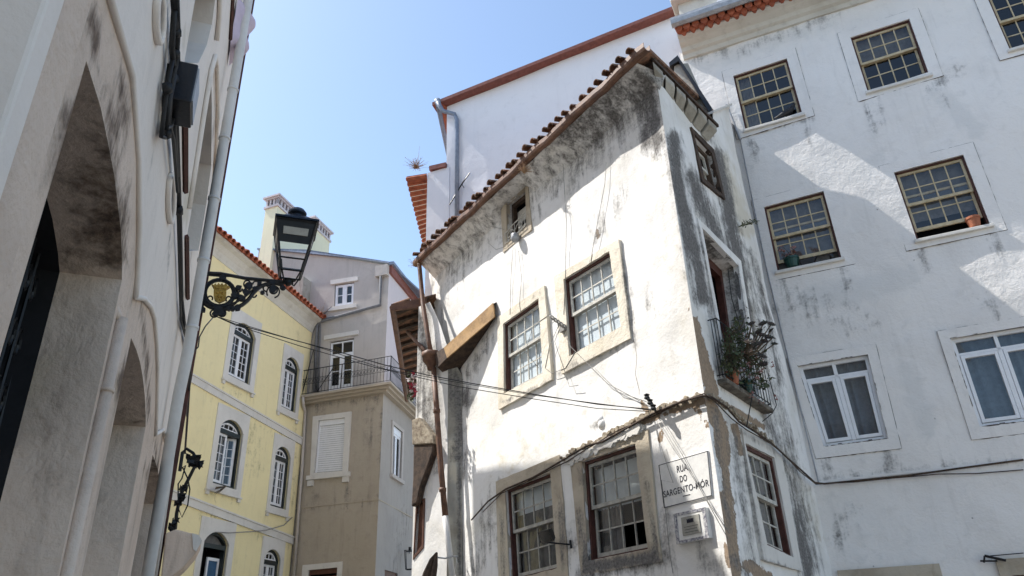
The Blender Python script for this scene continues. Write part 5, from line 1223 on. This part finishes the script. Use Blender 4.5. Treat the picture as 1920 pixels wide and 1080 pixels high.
# wires across the street
def wire(pts, d0, d1, r, name, label, mat='cable', sag=0.):
    x0, x1 = pts[0][0], pts[-1][0]; out = []
    for i, (x, y) in enumerate(pts):
        f = (x-x0)/(x1-x0) if x1 != x0 else i/(len(pts)-1); out.append(at(x, y, 1/((1-f)/d0+f/d1)))
    o = MB().tube(out, r, 5).build(name, M[mat], smooth=True); return tag(o, label, 'wire', 'wires across the street')
dO = hypot(*[c for c in O.P(O.uz(1225, 765)[0], 0)][:2])
wire([(402, 592), (440, 607), (560, 640), (640, 661), (720, 684), (800, 703), (880, 718), (1000, 739), (1120, 758), (1226, 768)], 10.9, dO, .0075, 'overhead_wire', 'upper dark wire from the lamp bracket to the iron stub on the corner house')
wire([(402, 592), (440, 609), (560, 648), (700, 688), (860, 725), (1000, 748), (1120, 766), (1226, 772)], 10.9, dO, .006, 'overhead_wire', 'lowest of the sagging wires crossing in front of the balcony')
wire([(402, 592), (500, 622), (600, 652), (722, 692), (840, 714), (1000, 741), (1226, 770)], 10.9, dO, .005, 'overhead_wire', 'thin middle wire close below the upper one')
wire([(402, 592), (385, 612), (374, 632), (372, 650), (356, 668)], 10.9, 9.8, .009, 'overhead_wire', 'short wire curling from the lamp bracket back to the white downpipe')
o = MB().tube([YW.px(548, 970, .1), YW.px(532, 985, .12), YW.px(500, 994, .15), (YW.px(470, 997, .15)), (YW.px(430, 999, .12)), YW.px(404, 998, .08)], .016, 5).build('wall_wire', M['greycable'], smooth=True); tag(o, 'slack wire hanging across the lower floor of the yellow house', 'wire')
o = MB().tube([B.px(625, 690, .1), B.px(594, 735, .25), B.px(588, 655, .2), B.px(566, 740, .3)], .02, 5).build('wall_wire', M['cable'], smooth=True); tag(o, 'dark stay wire slanting down to the balcony rail of the beige house', 'wire')
# cable along the ledge of the corner house
def on(W, pts, d): return [W.px(x, y, d) for x, y in pts]
mb = MB()
p1_ = on(O, [(884, 975), (915, 940), (948, 917), (1000, 895), (1060, 860), (1100, 836), (1130, 828), (1180, 800), (1225, 775), (1280, 752), (1318, 742)], .09)+on(OS, [(1335, 745), (1362, 763), (1385, 790), (1420, 812), (1450, 834), (1478, 860), (1512, 890), (1528, 905)], .09)+on(R, [(1545, 907), (1600, 902), (1700, 892), (1800, 878), (1919, 862)], .05)
mb.tube(p1_, .016, 6)
p1_ = on(O, [(905, 960), (940, 925), (985, 905), (1040, 876), (1062, 866), (1100, 842), (1160, 806), (1225, 780), (1290, 748), (1320, 738)], .07)+on(OS, [(1340, 752), (1372, 785), (1400, 806), (1440, 828), (1470, 852), (1500, 884), (1530, 908)], .12)+on(R, [(1600, 904), (1680, 896), (1760, 889), (1830, 888), (1919, 881)], .04)
mb.tube(p1_, .009, 5)
o = mb.build('ledge_cable', M['darkwood'], smooth=True); tag(o, 'dark cable running round the corner house above its lower windows and along the white wall', 'cable')
mb = MB()
for pts in ([(1052, 238), (1057, 330), (1062, 420), (1060, 520), (1057, 590)], [(1137, 305), (1134, 345), (1120, 420), (1112, 462), (1108, 490)], [(962, 462), (958, 520), (956, 590)], [(972, 470), (978, 520), (974, 570), (976, 585)],
            [(870, 402), (900, 420), (945, 430)], [(915, 455), (930, 468), (948, 462)], [(1050, 604), (1030, 650), (1022, 690), (1035, 700), (1060, 690), (1078, 660)], [(1052, 612), (1070, 650), (1100, 680), (1140, 720), (1200, 752)],
            [(1052, 608), (1040, 640), (1060, 700), (1068, 725), (1085, 722)], [(1115, 690), (1160, 735), (1222, 757)], [(1232, 790), (1262, 840), (1290, 880), (1330, 945), (1368, 1000)], [(1238, 785), (1278, 850), (1320, 930), (1365, 1010)],
            [(1238, 830), (1250, 870), (1262, 905), (1240, 900), (1248, 960), (1256, 1040), (1262, 1075)], [(1030, 590), (1000, 610), (985, 660), (1010, 690)]):
    mb.tube(on(O, pts, .05), .005, 5)
o = mb.build('loose_wires', M['greycable'], smooth=True); tag(o, 'thin grey wires hanging loosely down the sunlit plaster wall', 'wires')
mb = MB()
for k in range(5):
    c = O.px(1036+k*5.5, 596+k*4, .12); r = .035
    mb.tube([c+Vector((O.U[0]*r*cos(t)+O.N[0]*.03*sin(t), O.U[1]*r*cos(t)+O.N[1]*.03*sin(t), r*sin(t))) for t in [i*2*pi/9 for i in range(9)]], .011, 5, closed=True)
mb.tube(on(O, [(1030, 592), (1045, 602), (1062, 614)], .1), .016, 6); u, z = O.uz(1062, 618); mb.box(lambda a, b, c: O.P(u-.07+.14*a, z-.05+.1*b, c), 0, 1, 0, 1, .0, .1)
o = mb.build('insulator_cluster', M['greycable']); tag(o, 'small cluster of grey coiled insulators between the two upper windows', 'insulators')
mb = MB(); mb.tube(on(O, [(1212, 742), (1226, 765)], .2), .028, 6); mb.tube([O.px(1226, 765, .2), O.px(1232, 776, -.02)], .02, 6)
for t in (0, .5, 1): c = O.px(1213+t*12, 744+t*20, .2); mb.lathe(c-Vector((0, 0, .04)), [(.02, 0), (.045, .02), (.03, .05), (.045, .07), (.01, .09)], 8)
o = mb.build('wire_anchor', M['iron']); tag(o, 'iron stub with insulators where the street wires meet the corner house', 'wire anchor')
mb = MB(); mb.tube([OS.px(1395, 420, .02), OS.px(1405, 418, .3), OS.px(1425, 416, .8)], .012, 5)
mb = MB()
for (pts, d) in (([(1400, 800), (1420, 690), (1440, 640)], .25), ([(1430, 790), (1448, 775), (1456, 760), (1440, 700)], .1), ([(1365, 505), (1372, 560), (1390, 620), (1400, 700)], .06)): mb.tube(on(OS, pts, d), .008, 5)
o = mb.build('loose_wires', M['cable'], smooth=True); tag(o, 'thin black wires straggling down the mouldy side wall', 'wires')

# floodlight
fl = thing('floodlight', O.px(1070, 1020, .02), 'black floodlight on a short arm below the two lower windows', 'floodlight')
a_ = O.px(1070, 1021, .03); b_ = O.px(1012, 1016, .42)
mb = MB(); mb.tube([a_, b_], .013, 6); mb.tube([O.px(1069, 1013, .03), O.px(1071, 1028, .03)], .018, 6); mb.build('arm', M['iron'], fl)
Ux = Vector((-O.U[0], -O.U[1], 0)); Nx = Vector((O.N[0], O.N[1], 0)); c = O.px(1027, 1003, .42)
def FP(x, y, z): return c+Ux*x+Nx*(y*.8+z*.35)+Vector((0, 0, z*.8-y*.5))
mb = MB(); mb.hexa([FP(-.13, -.03, -.09), FP(.13, -.03, -.09), FP(.13, -.03, .09), FP(-.13, -.03, .09), FP(-.16, .06, -.11), FP(.16, .06, -.11), FP(.16, .06, .11), FP(-.16, .06, .11)])
for k in range(6): mb.hexa([FP(-.11+.04*k, -.06, -.07), FP(-.105+.04*k, -.06, -.07), FP(-.105+.04*k, -.06, .07), FP(-.11+.04*k, -.06, .07), FP(-.11+.04*k, -.03, -.08), FP(-.105+.04*k, -.03, -.08), FP(-.105+.04*k, -.03, .08), FP(-.11+.04*k, -.03, .08)])
mb.build('lamp_housing', M['blackplastic'], fl)
mb = MB(); mb.hexa([FP(-.14, .061, -.09), FP(.14, .061, -.09), FP(.14, .061, .09), FP(-.14, .061, .09), FP(-.14, .064, -.09), FP(.14, .064, -.09), FP(.14, .064, .09), FP(-.14, .064, .09)]); mb.build('lens', M['glassd'], fl)

# ------------------------------------------------------------------ street name panel and plaque
sgq = [(1236.3, 872), (1329, 844.9), (1337.2, 930), (1246.5, 953.5)]
Mq = O.quad(sgq)
sg = thing('street_sign', Mq(.5, 0, .0), 'white tile street name panel with black letters at the corner of the house', 'street sign')
SF = .018
mb = MB(); mb.box(Mq, 0, 1, 0, 1, -.03, SF); mb.build('panel', M['signtile'], sg, bevel=.004)
mb = MB(); e = .010
for (s0, s1, t0, t1) in ((.004, 1-.004, .985-.005, .995), (.004, .996, .004, .022), (.004, .018, .022, .98), (.984, .996, .022, .98)): mb.box(Mq, s0, s1, t0, t1, SF-.002, SF+.002)
mb.box(Mq, .43, .58, .145, .162, SF-.002, SF+.003); mb.build('border', M['ink'], sg)
def text_on(Mq, txt, s0, s1, t0, t1, d, mat, par, name):
    cu = bpy.data.curves.new('t', 'FONT'); cu.body = txt; cu.offset = .012; cu.space_character = 1.08
    ob = bpy.data.objects.new('t', cu); COL.objects.link(ob); bpy.context.view_layer.update()
    me = bpy.data.meshes.new_from_object(ob.evaluated_get(bpy.context.evaluated_depsgraph_get()))
    xs = [v.co.x for v in me.vertices]; ys = [v.co.y for v in me.vertices]
    x0, x1 = min(xs), max(xs); y0, y1 = 0., .70
    vs = [Mq(s0+(s1-s0)*(v.co.x-x0)/(x1-x0), t0+(t1-t0)*(v.co.y-y0)/(y1-y0), d) for v in me.vertices]; fs = [tuple(p.vertices) for p in me.polygons]
    bpy.data.objects.remove(ob); m2 = MB(); m2.add(vs, fs); return m2.build(name, mat, par)
text_on(Mq, 'RUA', .37, .585, .70, .855, SF+.003, M['ink'], sg, 'lettering')
text_on(Mq, 'DO', .41, .55, .47, .615, SF+.003, M['ink'], sg, 'lettering')
text_on(Mq, 'SARGENTO-M\u00d3R', .035, .965, .235, .375, SF+.003, M['ink'], sg, 'lettering')
plq = [(1261.8, 963.7), (1320.9, 950.4), (1329, 1008.5), (1267.9, 1020.7)]
Mq = O.quad(plq, .07)
pq = thing('wall_plaque', Mq(.5, 0, 0), 'small square plaque in a blue flecked tile frame under the street name', 'plaque')
mb = MB(); mb.box(Mq, 0, 1, 0, 1, -.03, .06); mb.build('tile_block', M['signtile'], pq, bevel=.005)
mb = MB()
for (s0, s1, t0, t1) in ((0, 1, .9, 1), (0, 1, 0, .1), (0, .1, .1, .9), (.9, 1, .1, .9)): mb.box(Mq, s0+.003, s1-.003, t0+.003, t1-.003, .058, .066)
mb.build('tile_border', M['bluetile'], pq)
mb = MB(); mb.box(Mq, .24, .80, .22, .82, .058, .072); mb.build('plate', M['plaquegrey'], pq, bevel=.002)
mb = MB(); mb.box(Mq, .42, .62, .60, .70, .07, .076)
for k in range(5): mb.box(Mq, .42+.045*k, .445+.045*k, .70, .735, .07, .076)
for k, (a, b) in enumerate(((.30, .74), (.32, .70), (.30, .73))): mb.box(Mq, a, b, .48-.09*k, .492-.09*k, .07, .074)
mb.build('emblem', M['ink'], pq)

# ------------------------------------------------------------------ pots, plants, bird
def pot(name, c, r, h, mat, label, par=None):
    t = thing(name, c, label, 'flower pot')
    mb = MB(); mb.lathe(c, [(r*.7, 0), (r*.74, .01), (r*.97, h*.8), (r*1.06, h*.8), (r*1.08, h), (r*.96, h), (r*.9, h*.88), (.01, h*.86)], 18); mb.build('pot', M[mat], t, smooth=False); return t
def sprig(mb, lf, base, tip, n, r, ls, spread=.12):
    base = Vector(base); tip = Vector(tip); L_ = (tip-base).length
    mid = (base+tip)/2+Vector((random.uniform(-1, 1), random.uniform(-1, 1), 0))*L_*.1
    pts = [base, mid, tip]; mb.tube(pts, [r, r*.8, r*.5], 5)
    for k in range(n):
        f = random.random()**.6; p = base.lerp(mid, f*2) if f < .5 else mid.lerp(tip, f*2-1)
        leafq(lf, p+Vector([random.uniform(-1, 1)*spread*L_ for _ in range(3)]), ls*random.uniform(.6, 1.3))
def leafq(mb, c, s):
    d = Vector([random.gauss(0, 1) for _ in range(3)]).normalized(); e = d.cross(Vector([random.gauss(0, 1) for _ in range(3)])).normalized(); f = d.cross(e)
    mb.add([c-d*s, c-e*s*.45+f*s*.12, c+d*s, c+e*s*.45+f*s*.12], [(0, 1, 2), (0, 2, 3)])
def rosette(mb, c, r, axis=Vector((0, 0, 1)), n=3):
    X = axis.orthogonal().normalized(); Y = axis.cross(X)
    for ring_ in range(n):
        rr = r*(1-.28*ring_); k = 11-2*ring_
        for q in range(k):
            a = 2*pi*(q+.5*ring_)/k; d = X*cos(a)+Y*sin(a); s = Y*cos(a)-X*sin(a); up = axis
            mb.add([c+up*(.02*ring_), c+d*rr*.6+s*rr*.24+up*rr*(.05+.16*ring_), c+d*rr+up*rr*(.12+.22*ring_), c+d*rr*.6-s*rr*.24+up*rr*(.05+.16*ring_)], [(0, 1, 2, 3)])
pc = R.P(*R.uz(1484, 503), 0); u, z = R.uz(1487, 500); zsill = 8.35
c = R.P(u, zsill, .0); gpt = pot('flower_pot', c, .14, .21, 'greenpot', 'dark green pot with a thin purplish plant at the left end of the window sill')
st_, lf_ = MB(), MB()
for k in range(9): sprig(st_, lf_, c+Vector((random.uniform(-.05, .05), 0, .18)), c+Vector((random.uniform(-.28, .30), random.uniform(-.1, .1), random.uniform(.35, .62))), 12, .006, .03)
pl_ = st_.build('stem', M['stem'], gpt); lf_.build('foliage', M['flower'], gpt)
u2, _ = R.uz(1512, 490); tp_ = thing('plant_tray', R.P(u2+.06, zsill, .0), 'low black tray beside the green pot on the window sill', 'tray')
mb = MB(); mb.prism([R.P(u2-.1, zsill, -.05), R.P(u2+.12, zsill, -.05), R.P(u2+.12, zsill, .05), R.P(u2-.1, zsill, .05)], [R.P(u2-.13, zsill+.1, -.07), R.P(u2+.2, zsill+.12, -.07), R.P(u2+.2, zsill+.12, .06), R.P(u2-.13, zsill+.1, .06)]); mb.build('tray_body', M['blackplastic'], tp_)
u3, _ = R.uz(1562, 482); o = MB().lathe(R.P(u3-.02, zsill, .0), [(.03, 0), (.045, .01), (.045, .09), (.03, .12), (.02, .13)], 12).build('jar', M['blackplastic'], smooth=True); tag(o, 'tiny dark jar at the right end of the sill with the green pot', 'jar')
u4, _ = R.uz(1829, 424); pot('flower_pot', R.P(u4, 8.40, -.02), .12, .2, 'terracotta', 'plain terracotta pot at the right end of an opened tan window')
# pigeon
pu, _ = R.uz(1478, 212); PB = R.P(pu, 11.93, -.01); Ud = Vector((R.U[0], R.U[1], 0))
pts = [(-.26, .03, .012), (-.18, .05, .03), (-.10, .075, .055), (-.02, .10, .075), (.05, .125, .07), (.09, .17, .045), (.105, .21, .032), (.12, .24, .036), (.135, .255, .03), (.155, .25, .012), (.175, .243, .004)]
mb = MB(); mb.tube([PB+Ud*a*1.15+Vector((0, 0, b)) for a, b, r in pts], [r for a, b, r in pts], 12)
mb.tube([PB+Ud*.0+Vector((0, 0, .05)), PB+Ud*.0], .006, 5); mb.tube([PB+Ud*.04+Vector((0, 0, .05)), PB+Ud*.04], .006, 5)
o = mb.build('pigeon', M['bird'], smooth=True); tag(o, 'dark pigeon sitting on the right end of the top left window sill', 'pigeon')
# wall pot on the grille of the eave window
c = O.px(966, 446, .12); o = thing('hanging_pot', c-Vector((0, 0, .08)), 'small grey round pot hooked below the iron grille of the eave window', 'pot')
mb = MB(); mb.lathe(c-Vector((0, 0, .1)), [(.04, 0), (.085, .05), (.095, .11), (.08, .16), (.085, .18), (.07, .18)], 14); mb.build('pot', M['greymetal'], o, smooth=True)
# geraniums on the side balcony
bpn = thing('balcony_plants', OS.P(1.5, zbal, .1), 'wiry dark plants and dusty pink blooms spilling over the side balcony', 'plants')
st_, lf_, fl_ = MB(), MB(), MB()
for k in range(58):
    u = random.uniform(.6, 1.75); b0_ = OS.P(u, zbal+random.uniform(.05, .8), random.uniform(.02, .3)); b1_ = b0_+Vector((OS.N[0]*random.uniform(-.05, .28), OS.N[1]*random.uniform(-.05, .28), random.uniform(-.25, .35)))
    sprig(st_, lf_, b0_, b1_, 20, .007, .035, .35)
for k in range(26):
    u = random.uniform(.7, 2.0); p = OS.P(u, zbal+random.uniform(-.25, .9), random.uniform(.15, .42))
    for q in range(7): leafq(fl_, p+Vector([random.uniform(-.035, .035) for _ in range(3)]), .028)
for (uu, mt_) in ((.95, 'terracotta'), (1.5, 'greenpot')):
    MB().lathe(OS.P(uu, zbal, .1), [(.07, 0), (.10, .16), (.11, .16), (.11, .19), (.095, .19), (.09, .17)], 14).build('pot', M[mt_], bpn)
st_.build('stem', M['stem'], bpn); lf_.build('foliage', M['leaf'], bpn); fl_.build('blossom', M['flower'], bpn)
ro = thing('rosette_plant', OS.P(2.3, zbal+.8, .3), 'tall succulent with round dark rosettes reaching out from the balcony', 'succulent')
st_, rs_ = MB(), MB(); bse = OS.px(1392, 665, .3)
for (x, y) in ((1409, 607), (1431, 607), (1446, 608), (1446, 620), (1440, 632), (1448, 634), (1423, 622), (1415, 630), (1433, 640), (1418, 645), (1427, 628), (1405, 640), (1429, 668), (1432, 683), (1452, 645), (1410, 655)):
    p = OS.px(x, y, .62+random.uniform(-.05, .05)); m_ = (bse+p)/2+Vector((0, 0, -.08)); st_.tube([bse, m_, p], [.014, .011, .009], 5); rs_ = MB(); rosette(rs_, p, .078*random.uniform(.8, 1.2), Vector((random.uniform(-.5, .3), random.uniform(-.8, -.2), .5)).normalized()); rs_.build('rosette', M['rosette'], ro)
st_.build('stem', M['stem'], ro)
# red and white flowers by the narrow house, dry tufts on gutters and ledges
fw = thing('red_flowers', at(776, 715, 15.6), 'red and white flowers hanging under the tiled eave of the narrow house', 'flowers')
a, b, c_ = MB(), MB(), MB()
for (x, y, k) in ((775, 700, 0), (776, 722, 0), (772, 726, 0), (778, 732, 0), (766, 712, 1), (771, 731, 1), (779, 705, 1), (773, 707, 1), (779, 724, 1), (777, 741, 0), (769, 720, 0)):
    p = at(x, y, 15.6)
    for q in range(9): leafq((a, b)[k], p+Vector([random.uniform(-.04, .04) for _ in range(3)]), .04)
for q in range(90): leafq(c_, at(random.uniform(764, 779), random.uniform(695, 755), 15.8)+Vector((0, random.uniform(-.1, .1), 0)), .045)
a.tube([at(775, 700, 15.6), at(776, 722, 15.6), at(777, 741, 15.6)], .006, 4); b.tube([at(779, 700, 15.6), at(774, 718, 15.6), at(778, 732, 15.6)], .006, 4); a.build('petals', M['redflower'], fw); b.build('petals', M['whiteflower'], fw); c_.build('foliage', M['leaf'], fw)
def tuft(c, r, n, label, mat='weed', h=.22):
    mb = MB(); c = Vector(c)
    for k in range(n):
        d = Vector((random.gauss(0, 1)*r, random.gauss(0, 1)*r, abs(random.gauss(0, 1))*h+.03)); mb.tube([c+Vector((random.uniform(-r, r)*.5, random.uniform(-r, r)*.5, 0)), c+d*.6+Vector((random.uniform(-.02, .02),)*3), c+d], [.005, .0035, .002], 4)
        if k % 2 == 0: leafq(mb, c+d, .02)
    return tag(mb.build('dry_weeds', M[mat]), label, 'weeds')
tuft(O.px(984, 322, .5), .09, 80, 'tuft of dry weeds in the gutter above the small eave window', h=.08)
tuft(O.px(782, 498, .5), .10, 90, 'dry weeds at the left end of the tiled roof gutter', h=.05)
tuft(G.P(G.uz(790, 326)[0], G.uz(790, 326)[1]-.02, .35), .14, 110, 'dry weeds on top of the low red tiled eave', h=.13)
tuft(ring_path(.38, zsl+.2)[1].lerp(ring_path(.38, zsl+.2)[2], .45), .22, 90, 'dry pinkish plant at the foot of the balcony railing', h=.35)
tuft(YW.P(3.2, ytop(3.2)+.15, .4), .25, 70, 'pale weeds at the right end of the yellow house eave', h=.22)
wd = OS.px(1393, 421, .08); mb = MB(); st_ = MB()
for k in range(40): q = wd+Vector((random.uniform(-.03, .28), random.uniform(-.15, .05), random.uniform(-.03, .05))); leafq(mb, q, .03)
for k in range(10): st_.tube([wd-Vector((.1, 0, .05)), wd+Vector((random.uniform(0, .3), random.uniform(-.12, 0), random.uniform(-.02, .06)))], .005, 4)
mb.add(st_.v, []); n0 = len(mb.v)-len(st_.v); mb.f += [tuple(i+n0 for i in f) for f in st_.f]
tag(mb.build('wall_weed', M['leaf']), 'small dark weed growing from the joint between the side wall and the white wall', 'weed')
# sprig under the open yellow window
mb = MB(); c = YW.px(424, 912, .08)
for k in range(7): mb.tube([c, YW.px(408+random.uniform(-6, 6), 920+random.uniform(-8, 6), .35), ], .012, 4)
tag(mb.build('dry_branch', M['stem']), 'bare twig drooping from the sill of the open yellow house window', 'twig')
# dark folded cloth low on the narrow house with its iron hook
mb = MB(); ps = on(S2, [(819, 1036), (812, 1050), (803, 1075), (797, 1105)], .32); mb.tube(ps, [.02, .07, .10, .13], 9)
mb.tube(on(S2, [(819, 1036), (816, 1060), (812, 1085)], .36), [.02, .05, .06], 7)
tag(mb.build('folded_awning', M['darkwood']), 'dark folded cloth hanging low in front of the narrow house', 'cloth')
hk = thing('wall_hook', O.px(856, 1042, .1), 'metal hooks and a short rail beside the white lower downpipe', 'hook')
mb = MB(); mb.tube(on(S2, [(818, 1045), (835, 1047)], .34)+[O.px(848, 1043, .3), O.px(858, 1043, .1)], .016, 6); mb.tube([O.px(855, 1041, .15), O.px(857, 1055, .15), O.px(852, 1075, .15), O.px(860, 1090, .15)], .008, 5); mb.build('rail', M['greymetal'], hk)
for (x, y) in ((857, 995), (853, 1015), (856, 1042)): MB().lathe(O.px(x, y, .05), [(.02, -.02), (.045, 0), (.02, .03)], 8).build('insulator', M['greymetal'], hk)
# old lamp glimpsed beside the beige house
lp_ = thing('wall_lantern', BS.P(3.6, 4.4, .3), 'thin black lantern outline half hidden low between the beige and narrow houses', 'lantern')
mb = MB(); cl = BS.px(768, 1050, .35); hw2 = .16
for (x, y) in cs: mb.tube([cl+Vector((x*hw2*.7, y*hw2*.7, -.3)), cl+Vector((x*hw2, y*hw2, .3))], .016, 4)
for z, w in ((-.3, .7), (.3, 1.)):
    mb.tube([cl+Vector((x*hw2*w, y*hw2*w, z)) for x, y in cs], .016, 4, closed=True)
mb.tube([cl+Vector((0, 0, .3)), cl+Vector((0, 0, .42))], .05, 6); mb.tube([cl+Vector((0, 0, .36)), BS.P(BS.uz(768, 1040)[0], cl.z+.36, 0)], .015, 5); mb.build('lantern_frame', M['iron'], lp_)
# little grey bracket with a lamp on the white wall, low right
mb = MB(); mb.tube(on(R, [(1846, 1042), (1886, 1051)], .12), .02, 6); mb.tube(on(R, [(1846, 1042), (1845, 1055)], .1), .014, 5); mb.tube(on(R, [(1838, 1052), (1870, 1052)], .06), .014, 5); mb.tube(on(R, [(1850, 1043), (1919, 1037)], .03), .008, 5)
tag(mb.build('iron_bracket', M['iron']), 'small rusty iron bracket low on the white apartment wall', 'bracket')
# pale cloth by the far downpipe
mb = MB(); vs = []; n = 14
for j in range(n+1):
    for i in range(n+1):
        s, t = i/n, j/n; vs.append(L.P(7.6+.25*sin(t*3), 8.3+.8*t, .16+.18*sin(pi*s)*sin(pi*t)**.5*(.8+.3*sin(t*9))+0*s) if False else L.P(7.3+.5*s, 8.25+.75*t, .02+.32*sin(pi*s)*sin(pi*t)**.6*(.75+.25*sin(t*8+1))))
mb.add(vs, [(j*(n+1)+i, j*(n+1)+i+1, (j+1)*(n+1)+i+1, (j+1)*(n+1)+i) for j in range(n) for i in range(n)])
tag(mb.build('hanging_cloth', M['lilac'], smooth=True), 'pale lilac cloth bulging out behind the white downpipe high on the arcade wall', 'cloth')

# ------------------------------------------------------------------ light, sky, camera
SUN_AZ, SUN_EL = -76.5, 54.
sd = bpy.data.lights.new('sun', 'SUN'); sd.energy = 3.6; sd.angle = radians(.4); sd.color = (1., .965, .91)
so_ = bpy.data.objects.new('sun', sd); COL.objects.link(so_)
v = Vector((sin(radians(SUN_AZ))*cos(radians(SUN_EL)), cos(radians(SUN_AZ))*cos(radians(SUN_EL)), sin(radians(SUN_EL))))
so_.rotation_euler = v.to_track_quat('Z', 'Y').to_euler(); so_.location = (0, 0, 40)
w = bpy.data.worlds.new('World'); SC.world = w; w.use_nodes = True; nt = w.node_tree
sk = nt.nodes.new('ShaderNodeTexSky'); sk.sky_type = 'NISHITA'; sk.sun_disc = False; sk.sun_elevation = radians(SUN_EL); sk.sun_rotation = radians(SUN_AZ); sk.air_density = 1.; sk.dust_density = .9; sk.ozone_density = 1.
hs_ = nt.nodes.new('ShaderNodeHueSaturation'); hs_.inputs['Saturation'].default_value = .98; nt.links.new(sk.outputs[0], hs_.inputs['Color']); tn_ = nt.nodes.new('ShaderNodeMix'); tn_.data_type = 'RGBA'; tn_.blend_type = 'MULTIPLY'; tn_.inputs[0].default_value = 1.; tn_.inputs[7].default_value = (.99, 1.015, .99, 1); nt.links.new(hs_.outputs[0], tn_.inputs[6]); nt.links.new(tn_.outputs[2], nt.nodes['Background'].inputs[0]); nt.nodes['Background'].inputs[1].default_value = .13
cd = bpy.data.cameras.new('camera'); cd.sensor_width = 36; cd.lens = 36*F/1920; cd.clip_start = .05; cd.clip_end = 1000
co = bpy.data.objects.new('camera', cd); COL.objects.link(co); SC.camera = co
from mathutils import Matrix
cx = Vector((XA[0], YA[0], ZA[0])); cy = Vector((XA[1], YA[1], ZA[1])); cz = -Vector((XA[2], YA[2], ZA[2]))
mt = Matrix.Identity(4)
for i in range(3): mt[i][0] = cx[i]; mt[i][1] = cy[i]; mt[i][2] = cz[i]
mt[0][3] = 0; mt[1][3] = 0; mt[2][3] = CAMZ; co.matrix_world = mt
vs_ = SC.view_settings; vs_.view_transform = 'Standard'; vs_.look = 'None'; vs_.exposure = 1.09; vs_.gamma = 1.
SC.cycles.max_bounces = 8; SC.cycles.transparent_max_bounces = 16
